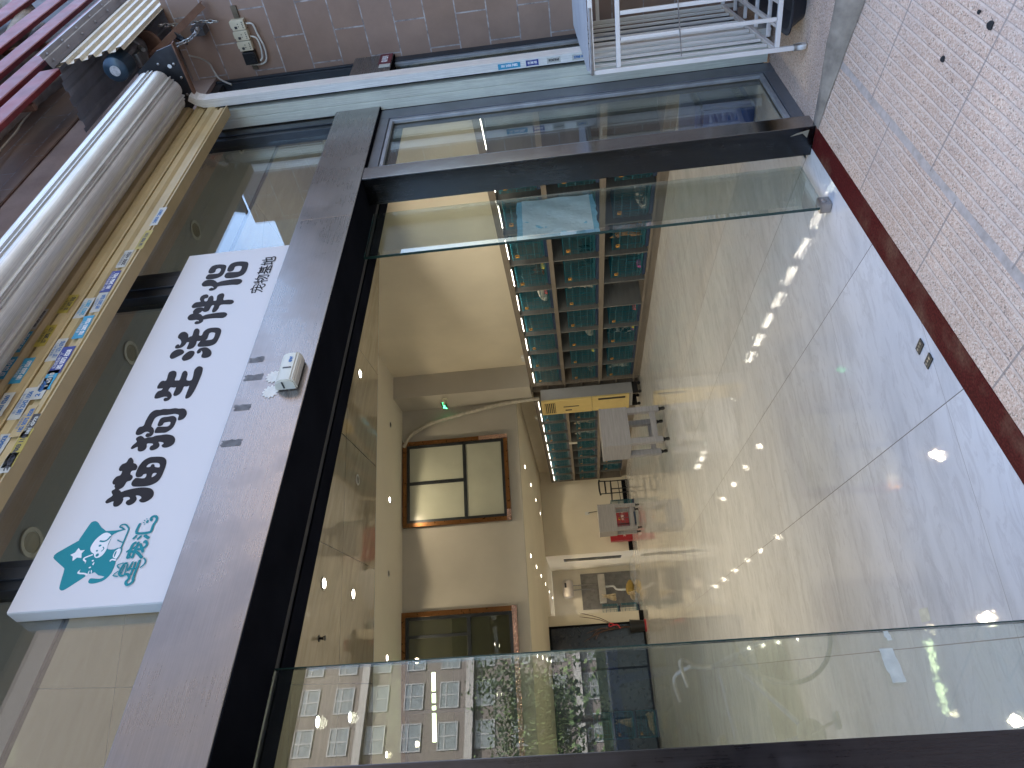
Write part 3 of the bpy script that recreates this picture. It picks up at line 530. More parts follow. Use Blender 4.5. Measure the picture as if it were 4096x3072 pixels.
pc = g.ramp(g.noise(2.2, 6, 0.6, src=g.mapping((1,5,1), (0,0,0.5)), dist=0.6), [(0.3, (0.27,0.235,0.165)), (0.7, (0.36,0.32,0.235))])
g.set(color=g.mix(pc, (0.02,0.02,0.02), j), rough=0.035, spec=1.0)
g.b.inputs['IOR'].default_value = 1.9
struct('ceiling_gloss', m, g.m)
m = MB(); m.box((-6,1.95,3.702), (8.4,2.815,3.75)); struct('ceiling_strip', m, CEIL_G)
m = MB(); m.box((-6,2.8152,3.72), (8.4,2.8548,3.76)); struct('ceiling_slot', m, BLACK_G)
m = MB()
p = [W(-6,0.9), W(5.499,4.4), W(5.499,8.189), W(-6,8.189)]
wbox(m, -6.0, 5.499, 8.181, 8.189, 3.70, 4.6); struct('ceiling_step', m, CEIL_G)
m = MB(); m.prism([(-9,1.96,4.95),(8.2,1.96,4.95),(16,22,4.95),(8.5,26,4.95),(-2,26,4.95)], (0,0,0.2)); struct('roof', m, CEMENT)

CONC0 = plain('canopy_paint', (0.30,0.29,0.28), 0.8)
# shop building: brown-tiled pier at the right, wall above the shutter
m = MB(); m.box((5.07,0.8,-0.34), (9.5,2.05,3.72)); t = m.build('brown_tiled_pier', TILE_Y)
tag(t, 'brown tiled pier wall at right end of shop front, behind the metal rack', 'wall')
m = MB(); m.box((-14,1.822,4.39), (16,2.2,11.0)); tag(m.build('upper_wall', TILE_X), 'brown tiled upper wall above the rolled shutter, behind the red slats', 'wall')
m = MB(); m.box((-14,1.824,3.722), (9.5,2.2,4.388)); m.box((-14,1.826,3.56), (5.068,2.2,3.7215)); tag(m.build('plaster_band', PLASTER), 'rough pinkish plaster strip just above the grey shutter roll', 'wall')
m = MB(); m.box((-14,1.815,4.375), (9.4,1.8215,4.392), 0.002); tag(m.build('edge_trim', RUST), 'thin tan trim between brown tiles and pink plaster', 'trim')
m = MB(); m.box((-14,1.83,-0.3), (-2.2,2.2,3.559)); tag(m.build('side_wall', TILE_X), 'plain tiled wall left of shop front', 'wall')
m = MB(); m.box((9.5,1.9,-0.3), (20,2.3,11.0)); tag(m.build('neighbour_wall', TILE_X), 'tiled wall beyond the brown pier', 'wall')
t = thing('street_canopy', 'flat grey canopy beyond the brown pier, only seen reflected', 'canopy', (7.4,0.2,3.4))
m = MB(); m.box((-2.2,-1.6,0.0), (2.2,0.595,0.22), 0.01); m.build('slab', CONC0, t)
# ------------------------------------------------------------------ shop front
# lintel
t = thing('lintel_beam', 'broad brushed stainless lintel over the shop entrance, scratched and stained', 'beam', (2.0,1.815,2.297))
def L(x, y, z): return (x-2.0, y-1.815, z-2.297)
for a, b in ((-2.2, 0.576), (0.579, 3.056), (3.059, 5.066)):
    m = MB(); m.box(L(a,1.815,2.297), L(b,1.8315,2.566), 0.003); m.build('cladding_panel', STEEL_F, t)
m = MB(); m.box(L(-2.2,1.832,2.535), L(5.066,2.20,2.564)); m.build('top_ledge', STEEL_F, t)
m = MB(); m.box(L(-2.2,1.8165,2.2935), L(5.066,2.065,2.2965), 0.001); m.box(L(-2.2,2.108,2.2935), L(5.066,2.205,2.2965), 0.001); m.build('soffit', BLACK_P, t)
m = MB(); m.box(L(-2.2,2.0655,2.30), L(5.066,2.1075,2.33)); m.build('groove', BLACK_G, t)
m = MB(); m.box(L(-2.2,2.195,2.2975), L(5.066,2.206,2.534)); m.build('inner_face', BLACK_P, t)
# posts
def post(x0, x1, mat, label, front=None):
    t = thing('door_post', label, 'post', ((x0+x1)/2,1.892,0))
    h = (x1-x0)/2
    m = MB(); m.box((-h,-0.076,0.0), (h,0.078,2.2925), 0.003); m.build('casing', mat, t)
    if front is not None:
        m = MB(); m.box((-h,-0.0785,0.0), (h,-0.0765,2.2925), 0.0006); m.build('front_sheen_plate', front, t)
    return t
t = post(3.395, 3.508, STEEL_D, 'dark polished steel post at right of the entrance, beside the narrow side window', brushed('sky_sheen_stainless', (0.36,0.35,0.35), 0.16, 1.0, streak=0.15, grime=0.25, axis=(30,30,0.6), grime_c=(0.10,0.09,0.085)))  # front is lighter than the casing: sky reflection put into its colour
m = MB()
m.prism([(-0.0572,x,z) for x, z in ((-0.062,0.03),(-0.05,0.09),(-0.035,0.12),(-0.045,0.06),(-0.02,0.035))][::-1], (-0.0006,0,0)); m.build('peeled_patch', plain('old_glue', (0.26,0.22,0.16), 0.8), t)
post(0.40, 0.576, STEEL_L, 'grey brushed steel post at left of the entrance beside the reflecting glass')

def pane(m, x0, x1, y, z0, z1, th=0.012):
    m.box((x0,y,z0), (x1,y+th,z1))
# fixed glass panes with dark polished edges
t = thing('glass_panel', 'fixed clear glass pane left of the doorway reflecting the street', 'glass panel', (0.75,2.06,0))
m = MB(); pane(m, -0.19, 0.182, 0, 0.004, 2.292); m.build('pane', GLASS_L, t)
m = MB(); m.box((0.1822,-0.0005,0.004), (0.186,0.0125,2.292)); m.build('polished_edge', GLASS_E, t)
t = thing('glass_panel', 'fixed clear glass pane right of the doorway with a blue pad behind it', 'glass panel', (3.2,2.04,0))
m = MB(); pane(m, -0.176, 0.22, 0, 0.03, 2.292); m.build('pane', GLASS_L, t)
m = MB(); m.box((-0.180,-0.0005,0.03), (-0.1762,0.0125,2.292)); m.build('polished_edge', GLASS_E, t)
m = MB(); m.box((-0.185,-0.02,0.0), (-0.115,0.032,0.055), 0.008); m.lathe([(0.014,0),(0.014,-0.006),(0.009,-0.009)], (-0.15,-0.02,0.03), 12, 'y'); m.build('floor_clamp', brushed('clamp_steel', (0.45,0.42,0.40), 0.35, 0.9), t, smooth=True)

# narrow side window between post and shutter rail
def frame_bar(m, a, b): m.box(a, b, 0.003)
t = thing('side_window', 'narrow full-height window in dark aluminium frame between post and shutter rail', 'window', (3.88,1.84,0))
def S(x, y, z): return (x-3.88, y-1.84, z)
m = MB(); frame_bar(m, S(3.51,1.84,0.0), S(3.555,1.915,2.292)); frame_bar(m, S(4.135,1.84,0.0), S(4.248,1.915,2.292)); frame_bar(m, S(3.556,1.842,0.0), S(4.134,1.915,0.065)); frame_bar(m, S(3.556,1.842,2.235), S(4.134,1.915,2.292)); m.build('frame', ALU_M, t)
m = MB()
m.box(S(4.105,1.846,0.068), S(4.134,1.868,2.232), 0.005); m.box(S(3.556,1.846,0.068), S(3.578,1.868,2.232), 0.005); m.box(S(3.579,1.846,0.068), S(4.104,1.868,0.094), 0.005); m.box(S(3.579,1.846,2.21), S(4.104,1.868,2.232), 0.005)
m.build('glazing_bead', ALU_G, t)
m = MB(); pane(m, 3.558-3.88, 4.132-3.88, 0.032, 0.067, 2.233, 0.008); m.build('pane', GLASS, t)
t = thing('side_window', 'dark glass strip beside brown pier wall, mostly hidden behind shutter rail', 'window', (4.7,1.84,0))
m = MB(); m.box((-0.34,0,0.0), (-0.26,0.07,2.292), 0.003); m.box((0.30,0,0.0), (0.368,0.07,2.292), 0.003); m.box((-0.259,0.002,0), (0.299,0.07,0.07), 0.003); m.build('frame', ALU_D, t)
m = MB(); m.box((0.27,0.006,0.072), (0.299,0.03,2.29), 0.005); m.build('glazing_bead', ALU_G, t)
m = MB(); pane(m, -0.258, 0.298, 0.035, 0.071, 2.29, 0.008); m.build('pane', GLASS, t)
# window band above the lintel
t = thing('transom_window', 'long glass band above the lintel, dark frames, behind the white sign', 'window', (2.0,1.84,2.566))
def T(x, y, z): return (x-2.0, y-1.84, z-2.566)
m = MB()
for a, b in ((-0.45,-0.32), (1.145,1.252), (2.61,2.79), (4.12,4.248), (4.36,4.43), (5.0,5.066)):
    c = (b-a)*0.30
    m.box(T(a,1.848,2.568), T(b,1.92,3.555), 0.003); m.box(T(a+c,1.838,2.568), T(b-c,1.8475,3.555), 0.003)
m.build('mullion', ALU_D, t)
m = MB(); m.box(T(-2.2,1.85,3.50), T(5.066,1.92,3.558), 0.002); m.box(T(-2.2,1.87,2.566), T(5.066,1.905,2.60), 0.002); m.build('frame', ALU_D, t)
for a, b in ((-2.2,-0.451), (-0.319,1.144), (1.253,2.609), (2.791,4.119), (4.431,4.999)):
    m = MB(); pane(m, a-2.0, b-2.0, 0.05, 0.035, 0.935, 0.008); m.build('pane', GLASS, t)

# ------------------------------------------------------------------ rolling shutter
t = thing('shutter_rail', 'tall galvanised shutter guide rail with a dark slot, right of the side window', 'rail', (4.29,1.75,0))
def G(x, y, z): return (x-4.29, y-1.75, z)
m = MB()
m.box(G(4.25,1.783,0.015), G(4.335,1.838,3.30), 0.002); m.box(G(4.254,1.7785,0.015), G(4.335,1.7826,3.30)); m.box(G(4.25,1.730,0.015), G(4.335,1.778,3.30), 0.002); m.box(G(4.246,1.7235,0.015), G(4.335,1.7295,3.33), 0.001)
m.build('channel', GALV, t)
m = MB(); m.box(G(4.30,1.6965,0.015), G(4.335,1.723,3.30)); m.build('slot', BLACK_G, t)
m = MB(); m.prism([G(4.25,y,z) for y, z in ((1.647,0.015),(1.696,0.015),(1.696,3.30),(1.690,3.345),(1.672,3.385),(1.64,3.42),(1.61,3.40),(1.637,3.37),(1.647,3.33))], (0.085,0,0)); m.build('front_flange', GALV_F, t)
def sticker(y, z, L_, H_, txt, bg, ink, label, parent_face='x', top='', rot=0.0, torn=0.0, ref=None):
    """small advert sticker; face 'x' = on the rail's left side (reads upwards), 'y' = on the shutter slats"""
    t = thing('phone_sticker', label, 'sticker', ref, 0.0, 'advert stickers on the shutter and its rail')
    rnd = random.Random(int((y*1000+z*77) % 9999))
    o = []
    nn = 5
    for i in range(nn+1): o.append((-L_/2+L_*i/nn, -H_/2 + (rnd.uniform(0, torn) if 0 < i else 0)))
    for i in range(nn+1): o.append((L_/2-L_*i/nn, H_/2 - rnd.uniform(0, torn*1.3)))
    M = Matrix.Rotation(rot, 4, 'Z')
    F = UPRIGHT if parent_face == 'y' else Matrix(((0,0,-1,0),(0,-1,0,0),(-1,0,0,0),(0,0,0,1)))
    m = MB(); m.mesh(fill_mesh([o], 0.0004), F @ M); m.build('paper', bg, t)
    m = MB()
    if top:
        m.mesh(text_mesh(top, H_*0.30, 0.0), F @ M @ Matrix.Translation((0, H_*0.23, 0.0008)))
    m.mesh(text_mesh(txt, H_*0.50, 0.0, 0.0012), F @ M @ Matrix.Translation((0, -H_*0.17 if top else 0, 0.0008)) @ Matrix.Diagonal((L_*0.92/(H_*0.50*0.575*len(txt)), 1, 1, 1)))
    m.build('printing', ink, t)
    return t
SB = plain('sticker_blue', (0.03,0.17,0.36), 0.5, 0, 0.15, 20); SN = plain('sticker_navy', (0.03,0.05,0.24), 0.5, 0, 0.15, 20)
SW = plain('sticker_white', (0.50,0.50,0.45), 0.55, 0, 0.12, 20); SY = plain('sticker_yellow', (0.40,0.31,0.05), 0.5, 0, 0.15, 20); SC_ = plain('sticker_cyan', (0.04,0.30,0.48), 0.5, 0, 0.15, 20)
SK = plain('ink_black', (0.03,0.03,0.035), 0.5); SI = plain('ink_blue', (0.03,0.13,0.33), 0.5); SV = plain('ink_white', (0.75,0.75,0.75), 0.5)
KT = '卷闸门维修快速上门'
for z, L_, H_, txt, bg, ink, lab in ((1.498,0.13,0.036,'181 2456 7452',SC_,SV,'blue sticker highest on the galvanised shutter rail, white numbers'),
        (1.364,0.072,0.036,'181 2456 7432',SN,SV,'navy sticker on the shutter rail, above a white one'),
        (1.240,0.078,0.036,'18124770165',SW,SK,'white sticker with black numbers 18124770165 on the shutter rail'),
        (1.098,0.070,0.036,'2708 0',SW,SI,'torn white sticker with blue numbers 2708 lowest on the shutter rail')):
    sticker(1.672, z, L_, H_, txt, bg, ink, lab, 'x', '', 0, 0.004, (4.2492,1.672,z))
# galvanised front flange is 49 mm wide: the stickers sit on its left side

# curtain of beige slats with a bottom bar
SX0, SX1 = -2.1, 4.288
def slat_profile(z, h=0.0815):
    y = 1.71
    return [(y+0.010, z), (y-0.004, z+0.002), (y-0.006, z+0.010), (y-0.018, z+0.024), (y-0.018, z+0.054), (y-0.004, z+0.066), (y-0.003, z+0.074), (y+0.010, z+0.076), (y+0.010, z+h)]
t = thing('shutter_curtain', 'beige rolling shutter pulled up above the sign, covered in phone stickers', 'shutter', (1.0,1.71,3.18))
def Q(p, x=0.0): return (x-1.0, p[0]-1.71, p[1]-3.18)
for k in range(4):
    m = MB(); pr = slat_profile(3.262+k*0.0815) if k < 3 else slat_profile(3.262+k*0.0815)[:7]
    m.sheet([Q(p, SX0) for p in pr], (SX1-SX0,0,0)); m.build('slat', BEIGE, t)
m = MB(); m.prism([Q(p, SX0) for p in ((1.735,3.180),(1.676,3.180),(1.676,3.186),(1.692,3.188),(1.692,3.205),(1.686,3.208),(1.686,3.228),(1.696,3.236),(1.694,3.2615),(1.735,3.2615))], (4.205-SX0,0,0)); m.build('bottom_bar', BEIGE, t)
SY_ = 1.6925
SLAT_ST = [ # x, z, length, height, number, paper, ink, small line, tilt, label
 (3.007,3.190,0.155,0.042,'2803 2807',SW,SI,'',0,'white sticker with blue 2803 2807 nearest the right end of shutter bar'),
 (2.813,3.192,0.150,0.042,'136 7003 1101',SY,SK,'',0,'yellow sticker 136 7003 1101 on bar edge, right of the white sign'),
 (2.687,3.240,0.130,0.046,'2005 4455',SW,SK,'石岩维修卷闸门',0.02,'white sticker with black 2005 4455 on the bottom bar'),
 (2.522,3.241,0.150,0.048,'181 2456 7452',SN,SV,KT,0,'blue sticker 181 2456 7452 on bottom bar, right part'),
 (2.379,3.236,0.130,0.046,'189 2603 0260',SW,SI,'二年保修',0.06,'half-peeled white sticker with blue print on the bottom bar'),
 (2.401,3.385,0.120,0.052,'181 2477 0165',SY,SK,'维修卷闸门',-0.04,'pale yellow sticker 181 2477 0165 on the second slat'),
 (2.360,3.296,0.130,0.050,'2803 2807',SW,SC_,'维修卷闸门',0,'white sticker with light blue 2803 2807 on lowest slat'),
 (2.223,3.238,0.140,0.048,'185 2803 9260',SC_,SV,'维修卷闸门',0.03,'turquoise sticker 185 2803 9260 on the bottom bar'),
 (2.315,3.484,0.130,0.052,'18124770165',SW,SK,'维修卷闸门',0,'grey-white sticker 18124770165 on the top slat'),
 (2.201,3.392,0.130,0.052,'137 2890 1177',SY,SK,'维修卷闸门',0,'yellowed sticker 137 2890 1177 on second slat'),
 (2.105,3.300,0.130,0.050,'137 1276 6705',SW,SI,'维修卷闸门',0.03,'white sticker 137 1276 6705 with blue print on lowest slat'),
 (2.176,3.484,0.125,0.050,'181 2456 7432',SC_,SV,'卷闸门',0,'blue sticker 181 2456 7432 on the top slat'),
 (2.032,3.243,0.150,0.054,'182 0075 8208',SN,SV,'长城卷闸门厂',0,'dark navy sticker 182 0075 8208 on the bottom bar'),
 (2.025,3.474,0.125,0.050,'137 1276 6705',SC_,SV,'卷闸门',0,'dull blue sticker 137 1276 6705 on the top slat'),
 (2.001,3.393,0.140,0.050,'189 2603 0260',SC_,SV,'维修卷闸门',0,'teal sticker 189 2603 0260 on the second slat'),
 (1.923,3.244,0.105,0.048,'1 6510',SC_,SW,'',0.05,'torn bright blue sticker scrap on the bottom bar'),
 (1.880,3.252,0.110,0.046,'2 6006',SW,SI,'',0,'white sticker with big blue 6006, frayed, on bottom bar'),
 (1.818,3.301,0.160,0.050,'188 2342 1556',SW,SI,'装门加保修一年',0.02,'white and blue sticker 188 2342 1556 on lowest slat'),
 (1.822,3.380,0.120,0.050,'2803 0260',SW,SI,'',0,'plain white sticker with blue 2803 0260 on second slat'),
 (1.721,3.243,0.150,0.044,'182 0075 8208',BEIGE,SI,'长城卷闸门厂',0,'clear sticker with blue print 182 0075 8208 on the bottom bar'),
 (1.684,3.196,0.110,0.034,'181 4773',SK,SW,'维修卷闸门',0,'black and white torn sticker on the bar edge left'),
 (1.584,3.193,0.170,0.044,'136 7003 1101',SY,SK,'',0,'bright yellow sticker 136 7003 1101 at left on the bar edge'),
 (1.520,3.195,0.085,0.042,'287',SW,SK,'福田',0,'white sticker with large 287 at the left end of bar'),
 (1.610,3.284,0.120,0.048,'W 2603',SW,SI,'',0,'white sticker cut by picture edge on lowest slat, left'),
]
for x, z, L_, H_, txt, bg, ink, top, rot, lab in SLAT_ST:
    y = 1.6915
    if z < 3.2: y = 1.6750
    elif z < 3.262: y = 1.6845
    sticker(x, z, L_, H_, txt, bg, ink, lab, 'y', top, rot, 0.004, (x, y, z))

# the grey roll above
t = thing('shutter_roll', 'grey ribbed rolled-up shutter drum above the beige slats', 'shutter', (1.0,1.57,3.546))
m = MB(); pr = []; nn = 7
for k in range(nn):
    for f, r in ((0.00,0.126),(0.03,0.139),(0.07,0.140),(0.10,0.127),(0.17,0.127),(0.20,0.137),(0.24,0.137),(0.27,0.128),(0.34,0.134),(0.45,0.138),(0.62,0.139),(0.78,0.136),(0.90,0.130),(0.96,0.125)):
        a = 2*math.pi*(k+f)/nn + 0.35
        pr.append((-3.1, r*math.cos(a), r*math.sin(a)))
m.prism(pr, (6.32,0,0)); m.build('ribbed_coil', ROLLC, t, smooth=True)
m = MB(); m.cyl((3.2,0,0), (3.30,0,0), 0.03); m.build('axle', DARK_M, t)
t = thing('bracket_plate', 'dark steel bracket plate holding the right end of shutter roll', 'bracket', (4.30,1.57,3.6))
m = MB(); m.prism([(0,y-1.57,z-3.6) for y, z in ((1.335,3.392),(1.664,3.392),(1.74,3.47),(1.74,3.62),(1.62,3.70),(1.46,3.66),(1.36,3.50))], (0.012,0,0)); m.build('plate', DARK_M, t)
m = MB(); m.box((-0.006,-0.243,-0.215), (0.03,0.10,-0.206)); m.build('flange', RUST, t)
for y, z in ((1.52,3.42),(1.44,3.43),(1.62,3.43),(1.43,3.52),(1.70,3.55)):
    m = MB(); m.lathe([(0.008,-0.0008),(0.008,-0.004),(0.004,-0.006)], (0,y-1.57,z-3.6), 8, 'x'); m.build('bolt', CHAINM, t)
m = MB(); m.lathe([(0.012,-0.0005),(0.012,-0.0012)], (0,-0.12,-0.14), 12, 'x'); m.build('round_mark', WHITE, t)

# rain hood over the motor
t = thing('motor_hood', 'corrugated cream sheet-metal hood over the shutter motor, underside blue grey', 'hood', (4.38,1.6,4.18))
def corr(n0, p0, p1, off, pitch, h):        # trapezoid corrugation between two (y,z) points
    a, b = Vector(p0), Vector(p1); d = b-a; Lh = d.length; d.normalize(); nv = Vector(off).normalized()
    out = []; s = 0
    while s < Lh-1e-4:
        for f, k in ((0,0),(0.42,0),(0.52,1),(0.86,1),(0.96,0)):
            q = s+f*pitch
            if q <= Lh: out.append(a+d*q+nv*h*k)
        s += pitch
    out.append(b); return out
pr = corr(0, (1.404,4.176), (1.352,3.715), (-1,-0.1), 0.092, 0.020)
m = MB(); m.sheet([(0, p.x-1.6, p.y-4.18) for p in pr], (2.4,0,0)); m.build('front_sheet', CREAM_S, t)
pr = corr(0, (1.402,4.178), (1.806,4.208), (0,-1), 0.095, 0.014)
m = MB(); m.sheet([(0, p.x-1.6, p.y-4.18) for p in pr], (2.4,0,0)); m.build('top_sheet', BLUE_S, t)
m = MB(); m.sheet([(-0.012, y-1.6, z-4.18) for y, z in ((1.322,4.240),(1.318,4.217),(1.345,4.208),(1.348,4.200),(1.380,4.190),(1.404,4.178),(1.385,4.150))], (2.4,0,0)); m.build('flashing', GREY_S, t)
for k in range(9):
    for y, z in ((1.335,4.207),(1.372,4.188)):
        m = MB(); m.lathe([(0.008,0.0),(0.008,-0.008),(0.003,-0.011)], (0.05+k*0.21,y-1.6,z-4.18), 8); m.build('screw', GREY_S, t)
# motor
t = thing('shutter_motor', 'blue-capped shutter motor with grey gear casing, under the corrugated hood', 'motor', (4.4,1.46,3.83))
m = MB(); m.lathe([(0.0,-0.03),(0.05,-0.028),(0.072,-0.012),(0.078,0.02),(0.078,0.10)], (0,0,0), 24, 'x'); m.build('end_cap', MOTOR_B, t, smooth=True)
m = MB(); m.lathe([(0.0,-0.0318),(0.030,-0.0312),(0.031,-0.030)], (0,0,-0.004), 20, 'x'); m.build('round_label', plain('motor_label', (0.42,0.42,0.42), 0.5, 0, 0.3, 60), t)
m = MB(); m.lathe([(0.07,0.101),(0.074,0.11),(0.074,0.25),(0.085,0.255),(0.085,0.30),(0.06,0.31),(0.06,0.36)], (0,0,0), 22, 'x'); m.box((0.12,-0.03,-0.10), (0.24,0.05,-0.06), 0.006); m.build('gear_casing', plain('gear_grey', (0.14,0.14,0.145), 0.4, 0.5, 0.4, 14), t, smooth=True)
m = MB(); m.lathe([(0.095,0.37),(0.105,0.372),(0.105,0.385),(0.095,0.388)], (0,0.02,-0.05), 22, 'x'); m.build('chain_wheel', RUST, t)
for y in (-0.03, 0.05):
    m = MB(); m.cyl((0.18,y,-0.12), (0.26,y,-0.05), 0.012); m.build('clamp_bolt', CHAINM, t)
m = MB(); m.tube([(0.30,0.05,-0.11),(0.38,0.08,-0.16),(0.44,0.06,-0.17),(0.52,0.02,-0.14)], 0.012); m.build('red_lever', plain('lever_red', (0.30,0.045,0.025), 0.5), t)
# chains
def chain_mesh(path, ll=0.040, r=0.0042):
    m = MB(); pts = [Vector(p) for p in spline_open(path, 10)]
    d = 0; acc = []
    for a, b in zip(pts, pts[1:]):
        seg = (b-a).length; n0 = 0
        while d + seg*(1-n0) >= ll*0.72:
            f = n0 + (ll*0.72-d)/seg; acc.append((a.lerp(b, f), (b-a).normalized())); n0 = f; d = 0
        d += seg*(1-n0)
    for i, (p, t) in enumerate(acc):
        u = t.orthogonal().normalized(); u = Matrix.Rotation(i*math.pi/2, 3, t) @ u
        ring = []
        for k in range(8):
            a = 2*math.pi*k/8
            ring.append(p + t*math.cos(a)*ll*0.5 + u*math.sin(a)*ll*0.27)
        m.tube(ring, r, 5, True)
    return m
tag(chain_mesh([(4.75,1.51,3.69),(4.75,1.503,3.666),(4.75,1.491,3.612),(4.75,1.473,3.538),(4.75,1.456,3.481),(4.75,1.434,3.439),(4.78,1.425,3.43),(4.9,1.446,3.47),(4.92,1.47,3.50)]).build('hoist_chain', CHAINM), 'long slack steel chain hanging in a loop beside the motor', 'chain')
tag(chain_mesh([(4.9,1.40,3.72),(4.95,1.42,3.66),(5.0,1.443,3.587),(5.0,1.44,3.485),(5.0,1.45,3.382)]).build('hoist_chain', CHAINM), 'short steel chain ending against the brown tiles above grey box', 'chain')
m = MB(); m.box((4.98,1.470,3.475), (5.068,1.520,3.56), 0.004); tag(m.build('limit_box', plain('box_grey', (0.10,0.105,0.115), 0.45, 0.3), ), 'small grey metal box on the brown tiles beside the chains', 'box')
m = MB()
a, b = Vector((5.0,1.33,3.44)), Vector((4.7,1.50,3.76))
m.prism([a, a+Vector((0.0,0.035,-0.022)), a+Vector((0,0.031,-0.028)), a+Vector((0,-0.004,-0.006))], b-a); m.prism([a, a+Vector((0.04,0.0,0.0)), a+Vector((0.04,0.004,-0.006)), a+Vector((0,0.004,-0.006))], b-a)
tag(m.build('angle_iron', RUST), 'rusty angle iron brace running from the motor to the pier', 'bracket')
m = MB()
for k in range(5):
    ph = k*0.6; m.tube([(4.86+0.05*math.cos(2*math.pi*j/18+ph*0.1), 1.46+0.012*k*0.5+0.03*math.sin(2*math.pi*j/18), 3.60+0.06*math.cos(2*math.pi*j/18+0.5+ph*0.07)) for j in range(18)], 0.004, 5, True)
tag(m.build('cable_coil', BLACK), 'coiled black cable hanging beside the shutter motor', 'cable')
m = MB(); m.tube(spline_open([(4.9,1.60,3.60),(5.0,1.668,3.568),(5.03,1.714,3.547),(5.03,1.759,3.538),(4.98,1.80,3.50),(4.9,1.82,3.40)], 6), [0.006]*31, 6); tag(m.build('flex_cable', plain('cable_grey', (0.42,0.40,0.36), 0.6)), 'pale grey flex curving down the tiles from the motor', 'cable')

# red slat guard in front of the wall, with lagged pipes behind
t = thing('slat_guard', 'faded red metal slat guard above the shop front at the top corner', 'guard', (2.0,1.40,4.1))
for k, (z0, z1, xr) in enumerate(((4.10,4.228,4.30),(4.272,4.400,7.4),(4.49,4.622,7.4),(4.73,4.884,7.4),(5.036,5.213,7.4))):
    m = MB(); m.prism([(-4.0, y-1.40, z-4.1) for y, z in ((1.380,z0+0.006),(1.384,z0),(1.412,z0+0.004),(1.418,z1-0.02),(1.396,z1),(1.385,z1-0.008))], (xr-2.0+4.0,0,0)); m.build('slat', RED_P, t)
for x in (0.3, 2.2, 3.9, 4.9):
    m = MB(); m.box((x-2.0,0.02,0.0), (x-1.965,0.055,1.2), 0.002); m.build('upright', RUST, t)
LAG = plain('pipe_lagging', (0.27,0.235,0.195), 0.8, 0, 0.3, 12, 0.5, 40)
def lagged(path, r, label):
    m = MB(); p = spline_open(path, 8); rad = [r*(1+0.05*((i % 3) == 0)) for i in range(len(p))]
    m.tube(p, rad, 10); tag(m.build('lagged_pipe', LAG, smooth=True), label, 'pipe')
lagged([(3.0,1.66,4.60),(3.8,1.62,4.56),(4.247,1.60,4.534),(4.588,1.60,4.504),(4.9,1.62,4.50),(5.06,1.63,4.46)], 0.055, 'thick lagged pipe showing below the red slat guard')
lagged([(5.9,1.50,5.75),(6.2,1.49,5.45),(5.9,1.48,5.15),(5.2,1.48,4.90),(4.6,1.48,4.86)], 0.075, 'lagged pipe bending down behind the upper red slats')
lagged([(2.5,1.50,4.66),(3.6,1.50,4.62),(4.4,1.49,4.60),(5.05,1.50,4.72),(5.6,1.52,4.9)], 0.05, 'thinner lagged pipe behind the middle red slats')
m = MB(); m.tube(spline_open([(5.06,1.79,4.80),(5.028,1.78,4.769),(4.799,1.78,4.754),(4.581,1.78,4.727),(4.468,1.78,4.705),(4.218,1.78,4.686),(3.6,1.78,4.63),(2.5,1.78,4.60)], 5), 0.007, 6); tag(m.build('white_cable', plain('cable_ivory', (0.60,0.52,0.40), 0.6)), 'cream cable strung along the tiles below the red slats', 'cable')
m = MB(); m.box((2.3,1.60,4.85), (7.6,1.80,7.2), 0.02); tag(m.build('recess_shade_box', plain('recess_shade_dark', (0.045,0.04,0.042), 0.6, 0, 0.3)), 'dark box added to stand for shade behind the red slats', 'air conditioner')  # near-black box added for the shade in the recess behind the slats

# ------------------------------------------------------------------ sign
t = thing('shop_sign', 'white lightbox sign with dark rounded lettering and a turquoise star emblem', 'sign', (1.97,1.83,2.567))
def SG(x, y, z): return (x-1.97, y-1.83, z-2.567)
m = MB(); m.box(SG(1.054,1.8345,2.567), SG(2.882,1.886,3.068), 0.003); m.build('box', SIGN_SIDE, t)
m = MB(); m.box(SG(1.056,1.8300,2.568), SG(2.880,1.8340,3.066), 0.0015); m.build('face', WHITE_S, t)
def on_sign(me, lift): return Matrix.Translation((-1.97, -0.0002-lift, -2.567)) @ UPRIGHT
m = MB()
for ol in TR['chars']:
    m.mesh(fill_mesh([spline_closed(o, 3) for o in ol], 0.0006), on_sign(0, 0.0007))
m.build('lettering', INK, t)
m = MB()
for i, s in enumerate(TR['sub']):
    m.mesh(fill_mesh([stroke_outline(s, 0.0062)]), on_sign(0, 0.0004+0.00006*i))
m.build('small_lettering', INK, t)
m = MB(); m.mesh(fill_mesh([spline_closed(TR['star'], 2)], 0.0003), on_sign(0, 0.0004)); m.build('star_emblem', TEAL, t)
m = MB()
for o in TR['white']: m.mesh(fill_mesh([spline_closed(o, 2)]), on_sign(0, 0.0009))
for o in TR['whitedots']: m.mesh(fill_mesh([spline_closed(o, 2)]), on_sign(0, 0.0010))
for i, s in enumerate(TR['whiteline']): m.mesh(fill_mesh([stroke_outline(s, 0.0052)]), on_sign(0, 0.0011+0.00006*i))
m.build('animal_drawing', plain('white_vinyl', (0.80,0.80,0.81), 0.35, 0, 0.01), t)
m = MB()
for o in TR['tealdots']: m.mesh(fill_mesh([spline_closed(o, 2)]), on_sign(0, 0.0014))
for i, (wd, s) in enumerate(TR['tealline']): m.mesh(fill_mesh([stroke_outline(s, wd*0.208*0.00105)]), on_sign(0, 0.0015+0.00006*i))
m.build('emblem_lettering', TEAL, t)

